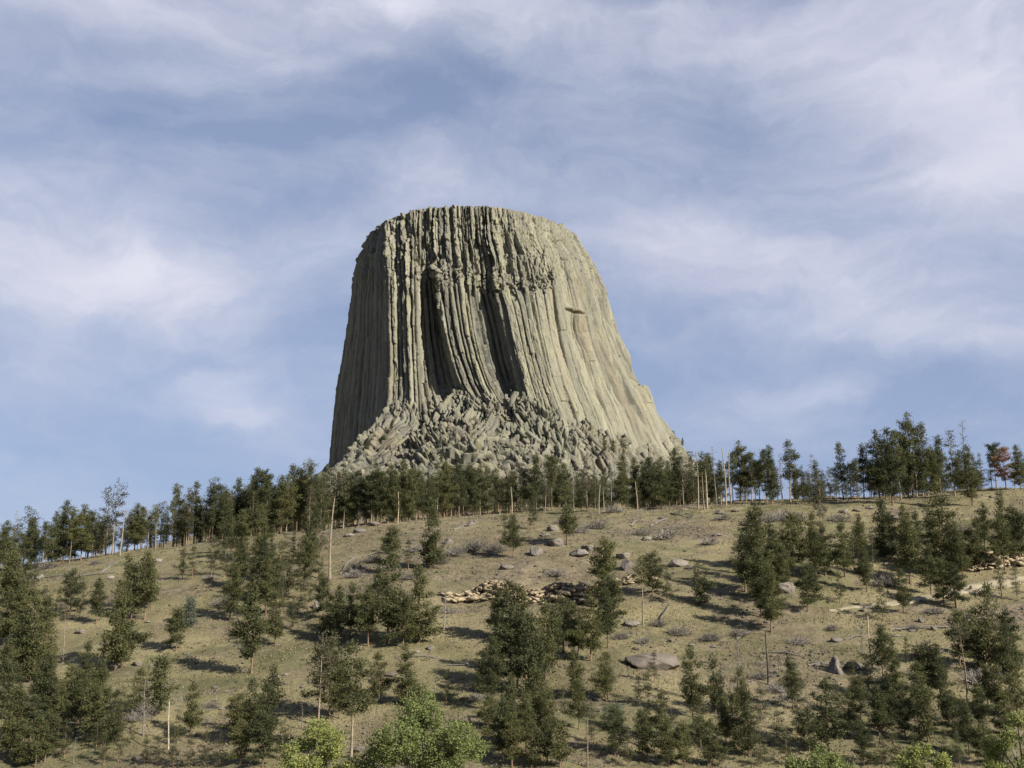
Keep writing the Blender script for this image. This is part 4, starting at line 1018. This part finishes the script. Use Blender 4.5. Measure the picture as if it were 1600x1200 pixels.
# small evergreens growing on the tower's apron
def apron_bush(X, Y, hpx, k='b'):
    x, y, z = apron_hit(X, Y)
    t = plant(k, X, Y, Y - hpx, at=(x, y, z))
for X, Y, hh in ((612, 672, 14), (566, 690, 15), (575, 702, 16), (600, 688, 12), (922, 676, 16), (935, 690, 18), (945, 706, 22), (958, 712, 24), (972, 705, 20), (690, 722, 14), (740, 672, 10), (1052, 690, 16), (1075, 694, 9)):
    apron_bush(X, Y, hh, 'e')

# ---- cottonwoods at the foot of the slope
def cottonwood(X, Yt, dist, width, seed, look):
    r = np.random.default_rng(seed)
    x, zt_ = unproj(X, Yt, dist); x = float(x); zt_ = float(zt_)
    zg = float(ground(np.array([x]), np.array([dist]))[0])
    H = zt_ - zg; R_ = width / 2
    wood = MB()
    wood.tube([[0, 0, -.2], [.1, 0, H * .2], [.15, .1, H * .42]], [.34, .27, .2], 8)
    lv = []
    lobes = []
    for k in range(24):
        a = r.uniform(0, 6.28); rr = R_ * math.sqrt(r.uniform(0.02, 1)) * .9
        zc = H * (0.42 + 0.5 * r.random() * (1 - 0.45 * (rr / R_) ** 2))
        lobes.append((cos(a) * rr, sin(a) * rr, zc, r.uniform(.16, .32) * R_))
    lobes.append((r.normal(0, .3), 0, H - R_ * .3, R_ * .32))
    for (cx, cy, cz, cr_) in lobes:
        wood.tube([[.15, .1, H * .36], [cx * .5, cy * .5, H * .36 + (cz - H * .36) * .6], [cx, cy, cz]], [.13, .08, .03], 5)
        for _ in range(5):
            v = r.normal(0, 1, 3); v /= np.linalg.norm(v)
            wood.tube([[cx, cy, cz], [cx + v[0] * cr_ * .8, cy + v[1] * cr_ * .8, cz + abs(v[2]) * cr_ * .8]], [.03, .01], 3, False)
        ncl = int(70 * (cr_ / 1.6) ** 2) + 6
        for _ in range(ncl):
            v = r.normal(0, 1, 3); v /= np.linalg.norm(v); v[2] = v[2] * .85 + .12
            cc = np.array([cx, cy, cz]) + v * cr_ * r.uniform(.55, 1.08)
            k = int(r.integers(20, 38))
            cen = cc + r.normal(0, .20, (k, 3))
            d1 = r.normal(0, 1, (k, 3)) + v * .7; d1 /= np.linalg.norm(d1, axis=1)[:, None]
            d2 = np.cross(d1, r.normal(0, 1, (k, 3))); d2 /= np.linalg.norm(d2, axis=1)[:, None]
            l_ = r.uniform(.05, .115, (k, 1))
            lv.append(np.stack([cen - d1 * l_, cen + d2 * l_ * .8, cen + d1 * l_, cen - d2 * l_ * .8], 1).reshape(-1, 3))
    lv = np.concatenate(lv)
    t = bpy.data.objects.new('cottonwood_tree', None); COL.objects.link(t); t.location = (x, dist, zg)
    t['category'] = 'cottonwood'; t['group'] = 'cottonwoods along the valley bottom'; t['label'] = look
    obj('trunk', wood.mesh('trunk', M_COTB, smooth=True), parent=t)
    obj('crown', mesh_np('crown', lv, np.arange(len(lv)).reshape(-1, 4), mat=M_COT), parent=t)
cottonwood(668, 1080, 104, 11.6, 1, 'big bright yellow-green cottonwood rising at the bottom edge among dark pines')
cottonwood(497, 1126, 104, 6.6, 2, 'smaller bright cottonwood beside the big one, below the red-boled tall pine')
cottonwood(1280, 1166, 102, 6.4, 3, 'low cottonwood crown just showing at the bottom edge below dense pines')
cottonwood(1442, 1160, 102, 4.8, 4, 'narrow cottonwood top with upright sprays at the bottom edge')
cottonwood(1590, 1112, 101, 5.6, 5, 'bright cottonwood at the lower corner beyond the dense pines')
cottonwood(560, 1184, 101, 4.5, 6, 'low cottonwood top between the two brighter cottonwoods at the bottom edge')

# ---------------------------------------------------------------- rocks
def rock_mesh(seed, sx, sy, sz, mat, n=20, rough=0.10, flat=0.0, peak=0.0):
    import bmesh
    r = np.random.default_rng(seed)
    bm = bmesh.new(); bmesh.ops.create_icosphere(bm, subdivisions=4, radius=1.0)
    v = np.array([x.co[:] for x in bm.verts])
    nrm = v / np.linalg.norm(v, axis=1)[:, None]
    rad = np.full(len(v), 9.0)
    for _ in range(n):
        d_ = r.normal(0, 1, 3); d_[2] *= (1 - flat); d_ /= np.linalg.norm(d_)
        h = r.uniform(.72, 1.0)
        dt = nrm @ d_
        rad = np.minimum(rad, np.where(dt > 0.12, h / np.maximum(dt, .12), 9))
    rad = np.minimum(rad, 1.35)
    rad += rough * fbm(nrm[:, 0] * 3 + seed, nrm[:, 1] * 3 + nrm[:, 2] * 2.3, seed % 50, 4)
    v = nrm * rad[:, None]
    tp = 1 - peak * np.clip(v[:, 2:3] + .2, 0, 1.2)
    v = np.concatenate([v[:, :2] * tp + np.array([[.18, 0]]) * (1 - tp), v[:, 2:3]], 1) * np.array([sx, sy, sz])
    for x, c in zip(bm.verts, v): x.co = c
    me = bpy.data.meshes.new('boulder'); bm.to_mesh(me); bm.free(); me.materials.append(mat)
    return me
RP = [rock_mesh(41, 1, .85, .62, M_BOULD), rock_mesh(42, 1, .8, .5, M_BOULD), rock_mesh(43, .8, .8, .9, M_BOULD), rock_mesh(44, 1, .75, .45, M_BOULDB), rock_mesh(45, .95, .9, .7, M_BOULD)]
PEAK = rock_mesh(51, 1.0, .8, 1.2, M_BOULD, n=16, peak=.40); TALL = rock_mesh(52, .75, .5, 1.25, M_BOULD, n=14, peak=.4); SLAB = rock_mesh(53, 1, .55, .30, M_BOULDB, n=22, flat=.4)
def rock(X, Y, wpx, me, look, label=None, sink=.3, cat='boulder'):
    p = hit(X, Y)
    if p is None: return
    x, y, z = p
    s = wpx / 2 * y / F
    o = obj('boulder', me, cat=cat, group='boulders on the hillside')
    sz = s * random.uniform(.85, 1.1)
    o.scale = (s, s, sz); o.location = (x, y + s * .4, z + sz * .35 - sink * sz * .3)
    o.rotation_euler = (random.uniform(-.15, .15), random.uniform(-.15, .15), random.uniform(-.5, .5))
    if label: o['label'] = label
    else: want(o, look, X, Y)
    return o
rock(1307, 1052, 26, PEAK, '', 'peaked grey boulder with a pointed top, on the open slope below the track')
rock(1334, 1048, 30, RP[4], '', 'broad pale boulder standing just right of the pointed peaked boulder')
rock(1278, 1042, 15, RP[3], '', 'dark low boulder left of the pointed peaked boulder')
o = rock(1022, 1046, 84, SLAB, '', 'long flat brown boulder lying above the lower pines'); o.rotation_euler = (0, .12, -.12)
rock(1228, 926, 40, RP[0], '', 'big pale boulder behind the dense pine clump by the meadow')
rock(1403, 812, 22, RP[4], '', 'rounded pale boulder high on the upper slope below the skyline')
rock(1518, 924, 13, TALL, '', 'upright pale rock beside the dirt track')
rock(1513, 974, 13, TALL, '', 'upright white rock between two big slope pines')
rock(494, 952, 20, TALL, '', 'white upright rock leaning above the lower pines')
rock(560, 1176, 26, RP[3], '', 'dark rounded boulder between the two cottonwoods')
for X, Y, w_ in ((837, 868, 26), (870, 853, 28), (905, 869, 30), (920, 861, 24), (975, 873, 25), (980, 890, 26), (1058, 886, 28), (1080, 890, 20), (935, 885, 18), (790, 890, 20), (770, 868, 14), (1035, 812, 14), (1010, 845, 16),
                 (865, 830, 20), (852, 838, 16), (700, 850, 16), (735, 822, 14), (610, 815, 18), (585, 822, 20), (560, 832, 18), (545, 838, 16), (640, 850, 12), (655, 862, 12), (1175, 845, 14), (1150, 800, 16), (1125, 803, 18), (1340, 800, 18), (1360, 795, 14), (1320, 802, 16),
                 (1580, 985, 14), (1305, 1004, 16), (1400, 995, 10), (1425, 988, 10), (125, 990, 16), (230, 973, 9), (612, 1058, 22), (672, 1016, 14), (762, 1034, 11), (728, 1041, 12), (747, 1048, 8), (428, 1060, 16), (412, 1066, 10), (446, 1070, 10), (335, 1076, 12), (345, 1110, 9), (215, 1040, 16), (235, 1042, 8),
                 (870, 978, 14), (994, 1016, 14), (1050, 1004, 12), (985, 980, 24), (1560, 1130, 24), (1370, 1035, 13), (1470, 1020, 14), (445, 1056, 9), (120, 1152, 10), (100, 1078, 14), (1440, 973, 12), (1460, 985, 12), (1330, 880, 12), (1080, 1010, 10), (1115, 1012, 10), (245, 878, 18), (225, 876, 12), (170, 905, 12), (60, 905, 16), (1120, 838, 16), (1005, 1010, 8), (1385, 958, 14), (1350, 956, 12), (905, 1030, 16), (1225, 1090, 12), (1245, 1105, 10), (1265, 1120, 12), (650, 1020, 9), (1550, 778, 10), (1560, 772, 7), (1470, 800, 14), (1435, 790, 14)):
    big = w_ >= 20
    rock(X, Y, w_, RP[random.randrange(5)], 'grey boulder' if big else 'small grey stone', cat='boulder' if big else 'stone')

# ---- stepped sandstone ledge
def ledge(name, pts, rise_px, seed, label, layers=5, depth=4.0):
    r = np.random.default_rng(seed)
    P3 = np.array([hit(*p) for p in pts])
    L = np.concatenate([[0], np.cumsum(np.hypot(np.diff(P3[:, 0]), np.diff(P3[:, 1])))])
    n = int(L[-1] / .16)
    s_ = np.linspace(0, L[-1], n)
    bx0 = np.interp(s_, L, P3[:, 0]); by0 = np.interp(s_, L, P3[:, 1])
    hh = np.interp(s_, np.linspace(0, L[-1], len(rise_px)), rise_px) * by0 / F * np.clip(.8 + .5 * fbm(s_ / 6.5, s_ * 0, seed + 8, 3), .42, 1.1)
    m_ = 120
    rows_ = []
    t = np.linspace(-.25, 1.12, m_)
    lay = np.floor(np.clip(t, 0, .999) * layers)
    for k, tk in enumerate(t):
        ly = lay[k]
        wv = 0.30 * vnoise(s_ / 5, s_ * 0 + ly * .3, seed)
        f, e_, rc_, *_ = cells(s_ / (.8 + .9 * ((ly * 7) % 3)) + .5 * vnoise(s_ / 1.5, s_ * 0 + ly, 7) + ly * 7.7, np.full(n, ly * 3.1 + .5), seed + 3)
        step = ly / layers * depth * .8
        out = (rc_ - .5) * 2.6 - np.exp(-(e_ / .10) ** 2) * .5 + 0.9 * vnoise(s_ / 3.0, s_ * 0 + ly * 1.7, seed + 1)
        fr = tk * layers - ly
        if 0 <= tk < 1: out = out + 0.25 * math.sin(min(1, max(0, fr)) * pi) - (.35 if fr < .12 else 0)
        yy = by0 + step - out + max(0, tk - 1) * 20
        zz = ground(bx0, by0) + hh * (tk + wv * .3) + 0.28 * fbm(s_ / .8, s_ * 0 + k * .4, seed + 2, 2)
        if tk > 1: zz = np.minimum(zz, ground(bx0, yy) - (tk - 1) * 6)
        rows_.append(np.stack([bx0 + .15 * vnoise(s_ / .9, s_ * 0 + k * .5, 4), yy, zz], -1))
    V = np.array(rows_)
    endf = np.clip(np.minimum(s_, L[-1] - s_) / 2.5, 0, 1)
    V[..., 2] = ground(V[..., 0], V[..., 1]) - .3 + (V[..., 2] - ground(V[..., 0], V[..., 1]) + .3) * endf[None]
    mb = MB(); mb.add(V.reshape(-1, 3), grid_faces(m_, n))
    bq = np.array([[0, 1, 2, 3], [7, 6, 5, 4], [0, 4, 5, 1], [1, 5, 6, 2], [2, 6, 7, 3], [3, 7, 4, 0]])
    bc = np.array([[-1, -1, -1], [-1, 1, -1], [1, 1, -1], [1, -1, -1], [-1, -1, 1], [-1, 1, 1], [1, 1, 1], [1, -1, 1]], float)
    for _ in range(int(L[-1] * 6)):
        k_ = int(r.integers(4, n - 4)); t_ = r.random() ** .8
        tt_ = t_ * 1.35 - .2
        px_ = bx0[k_] + r.normal(0, .3); py_ = by0[k_] + max(tt_, 0) * depth * .85 - r.uniform(.2, 1.4) * (1.6 if tt_ < 0 else 1)
        pz_ = float(ground(np.array([px_]), np.array([by0[k_]]))[0]) + hh[k_] * max(tt_, 0) if tt_ < 1 else float(ground(np.array([px_]), np.array([py_]))[0])
        pz_ = max(pz_, float(ground(np.array([px_]), np.array([py_]))[0]) - .05)
        sz_ = np.array([r.uniform(.25, 1.15), r.uniform(.3, .8), r.uniform(.10, .34)]) * r.uniform(.6, 1.25)
        v = (bc * r.uniform(.7, 1.1, (8, 3))) * sz_
        a = r.normal(0, .5); e1 = r.normal(0, .22)
        R = np.array([[cos(a), -sin(a), 0], [sin(a), cos(a), 0], [0, 0, 1]]) @ np.array([[cos(e1), 0, sin(e1)], [0, 1, 0], [-sin(e1), 0, cos(e1)]])
        mb.add(v @ R.T + np.array([px_, py_, pz_]), bq)
    return obj(name, mb.mesh(name, M_SAND), label=label, cat='rock ledge')
ledge('sandstone_ledge', [(690, 938), (740, 936), (800, 936), (860, 942), (920, 944), (972, 938)], [14, 24, 26, 38, 42, 34, 18], 3, 'layered orange-tan sandstone ledge stepping across the middle of the hillside')
ledge('sandstone_ledge', [(1490, 893), (1520, 890), (1560, 886), (1610, 880)], [18, 30, 34, 30, 20], 8, 'orange sandstone ledge half hidden behind pines above the dirt track', layers=5)
ledge('sandstone_ledge', [(955, 915), (985, 910), (1030, 905)], [10, 16, 12], 12, 'low broken sandstone step right of the layered ledge', layers=3, depth=3)

# ---- loose stones too many to count
def scatter_stones():
    r = np.random.default_rng(77)
    V, T_ = [], []
    base = np.array([[1, 0, 0], [-1, 0, 0], [0, 1, 0], [0, -1, 0], [0, 0, .7], [0, 0, -.5]], float)
    tri = np.array([[0, 2, 4], [2, 1, 4], [1, 3, 4], [3, 0, 4], [2, 0, 5], [1, 2, 5], [3, 1, 5], [0, 3, 5]])
    n = 0; k = 0
    while n < 4200 and k < 140000:
        k += 1
        x = r.uniform(-170, 170); y = r.uniform(140, 335)
        if abs(x) > y * .52: continue
        den = float(np.clip(fbm(np.array([x / 18]), np.array([y / 12]), 5, 4)[0] * 1.6, 0, 1)) + .06
        zg = float(ground(np.array([x]), np.array([y]))[0])
        X, Y = proj(x, y, zg)
        den += .8 * math.exp(-((X - 830) / 170) ** 2 - ((Y - 890) / 55) ** 2) + .6 * math.exp(-((X - 1250) / 140) ** 2 - ((Y - 1060) / 50) ** 2) + .5 * math.exp(-((X - 640) / 200) ** 2 - ((Y - 830) / 35) ** 2)
        if r.random() > den: continue
        s = .12 + .5 * r.random() ** 3
        a = r.uniform(0, 6.28); R = np.array([[cos(a), -sin(a), 0], [sin(a), cos(a), 0], [0, 0, 1]])
        b = base * r.uniform(.6, 1.3, (6, 1)) * np.array([1, .8, .75])
        V.append(b @ R.T * s + np.array([x, y, zg + .05])); T_.append(tri + 6 * n); n += 1
    obj('rubble', mesh_np('rubble', np.concatenate(V), np.concatenate(T_), mat=M_BOULD), kind='stuff', label='loose stones strewn over the stony parts of the slope')
scatter_stones()

# ---- dry grass tufts
def grass():
    r = np.random.default_rng(78)
    N = 150000
    y = 128 + (335 - 128) * r.random(N) ** .9; x = (r.random(N) * 2 - 1) * y * .53
    keep = fbm(x / 5, y / 5, 41, 3) + .35 * fbm(x / 25, y / 25, 43, 2) > -.12
    x, y = x[keep], y[keep]; N = len(x)
    z = ground(x, y)
    a = r.uniform(0, 6.28, N); h = r.uniform(.10, .34, N); w_ = r.uniform(.05, .16, N)
    dx, dy = np.cos(a) * w_, np.sin(a) * w_
    lx, ly = r.normal(0, .12, N), r.normal(0, .12, N)
    V = np.stack([np.stack([x - dx, y - dy, z - .03], -1), np.stack([x + dx, y + dy, z - .03], -1), np.stack([x + lx, y + ly, z + h], -1)], 1).reshape(-1, 3)
    obj('grass', mesh_np('grass', V, np.arange(3 * N).reshape(-1, 3), mat=M_GRASS), kind='stuff', label='dry grass tufts over the hillside')
M_GRASS = mat_simple('dry_grass', (0.115, 0.105, 0.052), (0.235, 0.20, 0.115), 0.12, bump=0, detail=6)
grass()

# ---- low scrub and dead stalks
def scrub(name, N, seed, mat, label, smin, smax, patch):
    r = np.random.default_rng(seed)
    y = 128 + (334 - 128) * r.random(N * 4) ** .9; x = (r.random(N * 4) * 2 - 1) * y * .53
    keep = fbm(x / 14, y / 10, patch, 3) + r.normal(0, .12, N * 4) > .16
    x, y = x[keep][:N], y[keep][:N]; N = len(x); z = ground(x, y)
    sz = r.uniform(smin, smax, N) * r.uniform(.5, 1, N)
    k = 26
    c = np.stack([x, y, z], -1)[:, None] + r.normal(0, 1, (N, k, 3)) * sz[:, None, None] * np.array([.55, .55, .22]) + np.array([0, 0, .1])
    d_ = r.normal(0, 1, (N, k, 3)) + np.array([0, 0, .9]); d_ /= np.linalg.norm(d_, axis=2)[..., None]
    sd_ = np.cross(d_, r.normal(0, 1, (N, k, 3))); sd_ /= np.linalg.norm(sd_, axis=2)[..., None]
    l_ = sz[:, None, None] * r.uniform(.3, .8, (N, k, 1)); w_ = r.uniform(.03, .08, (N, k, 1))
    V = np.stack([c - sd_ * w_, c + sd_ * w_, c + d_ * l_], 2).reshape(-1, 3)
    obj(name, mesh_np(name, V, np.arange(len(V)).reshape(-1, 3), mat=mat), kind='stuff', label=label)
M_SCRUB = mat_simple('scrub_leaves', (0.06, 0.066, 0.040), (0.125, 0.12, 0.085), 0.3, bump=0)
scrub('undergrowth', 1300, 91, M_SCRUB, 'low dark scrub in patches over the slope', .3, .75, 51)
scrub('weeds', 2300, 92, M_TWIG, 'dry grey stalks and litter in patches over the slope', .25, .6, 57)

# ---- bare brush and fallen logs
def brush_mesh(seed, n=150):
    r = np.random.default_rng(seed); m = MB()
    for _ in range(n):
        a = r.uniform(0, 6.28); b0 = np.array([r.normal(0, .35), r.normal(0, .3), -.05]); L = r.uniform(.5, 1.25)
        e = r.uniform(.25, 1.35)
        p1 = b0 + np.array([cos(a) * cos(e), sin(a) * cos(e), sin(e)]) * L * .55
        p2 = p1 + np.array([cos(a + .4) * cos(e * .8), sin(a + .4) * cos(e * .8), sin(e * .8)]) * L * .45
        m.tube([b0, p1, p2], [.022, .015, .008], 3, False)
        m.tube([p1, p1 + r.normal(0, .22, 3) + np.array([0, 0, .15])], [.012, .006], 3, False)
    return m.mesh('bare_shrub', M_TWIG)
BR = [brush_mesh(s) for s in (61, 62, 63)]
for X, Y, w_ in ((350, 945, 36), (330, 905, 24), (745, 1094, 34), (1500, 838, 40), (1040, 842, 44), (1000, 836, 36), (930, 826, 40), (905, 832, 30), (740, 860, 48), (710, 868, 40), (775, 862, 44), (800, 850, 30), (650, 862, 30), (675, 838, 26), (1140, 1125, 40), (1190, 1060, 30), (1250, 1006, 34), (1385, 1066, 30), (1378, 1080, 28),
                 (1530, 1068, 60), (1560, 1060, 44), (1220, 1080, 44), (1240, 1095, 36), (1110, 850, 30), (1180, 820, 36), (1200, 815, 36), (1385, 915, 46), (1375, 905, 34), (1470, 832, 30), (225, 1118, 48), (210, 1125, 34), (330, 1106, 26), (85, 1085, 34), (70, 1078, 24), (365, 1136, 34), (975, 1152, 34), (880, 818, 30), (1130, 812, 30), (700, 958, 30), (560, 892, 40), (585, 878, 30), (555, 902, 34), (690, 880, 26),
                 (640, 905, 30), (1030, 978, 30), (1062, 992, 40), (1155, 992, 30), (1110, 1000, 34), (960, 800, 34), (870, 900, 30), (1310, 815, 40), (1245, 815, 44), (1220, 812, 40), (30, 892, 34), (75, 888, 30), (150, 882, 24), (1425, 985, 26), (1300, 985, 24), (1460, 958, 36), (885, 985, 26), (1005, 1005, 26), (970, 998, 30)):
    p = hit(X, Y)
    if not p: continue
    s = w_ / 2 * p[1] / F / 0.95
    o = obj('bare_shrub', BR[random.randrange(3)], cat='shrub', group='leafless grey brush')
    o.location = p; o.scale = (s, s, s * random.uniform(.6, .85)); o.rotation_euler = (0, 0, random.uniform(0, 6))
    want(o, ('wide ' if w_ > 38 else '') + 'leafless grey shrub', X, Y)
def log_mesh(seed, stubs):
    r = np.random.default_rng(seed); m = MB()
    xx = np.linspace(-.5, .5, 8)
    m.tube(np.stack([xx, .01 * np.sin(xx * 9 + seed), .012 * np.cos(xx * 7)], -1), .017 * (1 - (xx + .5) * .55), 7)
    for _ in range(stubs):
        x0 = r.uniform(-.2, .5); a = r.uniform(0, 3.14)
        m.tube([[x0, 0, 0], [x0 + r.uniform(.03, .1), cos(a) * .1, sin(a) * .14]], [.006, .002], 3, False)
    return m.mesh('fallen_log', M_DEAD)
LG = [log_mesh(71, 0), log_mesh(72, 7), log_mesh(73, 18)]
for X1, Y1, X2, Y2, kk in ((1010, 829, 1075, 824, 0), (1015, 822, 1062, 805, 0), (1048, 802, 1078, 810, 2), (985, 822, 1012, 802, 2), (530, 898, 556, 868, 0), (545, 890, 562, 876, 1), (708, 828, 748, 816, 0), (568, 870, 600, 862, 0), (1520, 966, 1560, 972, 1), (1390, 984, 1495, 980, 0), (1205, 1020, 1252, 1026, 1), (100, 905, 185, 893, 0), (155, 898, 180, 882, 2), (200, 895, 222, 880, 0), (1262, 1040, 1302, 1038, 0), (1150, 1000, 1180, 985, 2), (1030, 975, 1046, 945, 1), (845, 795, 862, 800, 0),
                            (70, 903, 110, 900, 1), (960, 1000, 985, 992, 1), (1320, 1000, 1352, 994, 0), (640, 1026, 690, 1030, 0), (700, 1040, 748, 1043, 0)):
    a, b = hit(X1, Y1), hit(X2, Y2)
    if not a or not b: continue
    a, b = Vector(a), Vector(b)
    if (b - a).length > 16: b = a + (b - a).normalized() * 16
    o = obj('fallen_log', LG[kk], cat='log', group='fallen dead trunks on the slope')
    L = (b - a).length
    o.location = (a + b) / 2 + Vector((0, 0, .16)); o.rotation_euler = (b - a).to_track_quat('X', 'Z').to_euler()
    o.scale = (L, max(L, 9), max(L, 9))
    want(o, 'branchy grey fallen log' if kk == 2 else 'grey fallen log', (X1 + X2) / 2, (Y1 + Y2) / 2)
finish_labels()
print('counts', {k: v for k, v in used.items()}, sum(used.values()))
_seen = {}
for o in SC.objects:
    if o.get('label'): _seen.setdefault(o['label'], []).append(o.name)
print('dups', {k: v for k, v in _seen.items() if len(v) > 1}, 'long', [k for k in _seen if len(k.split()) > 16][:9])
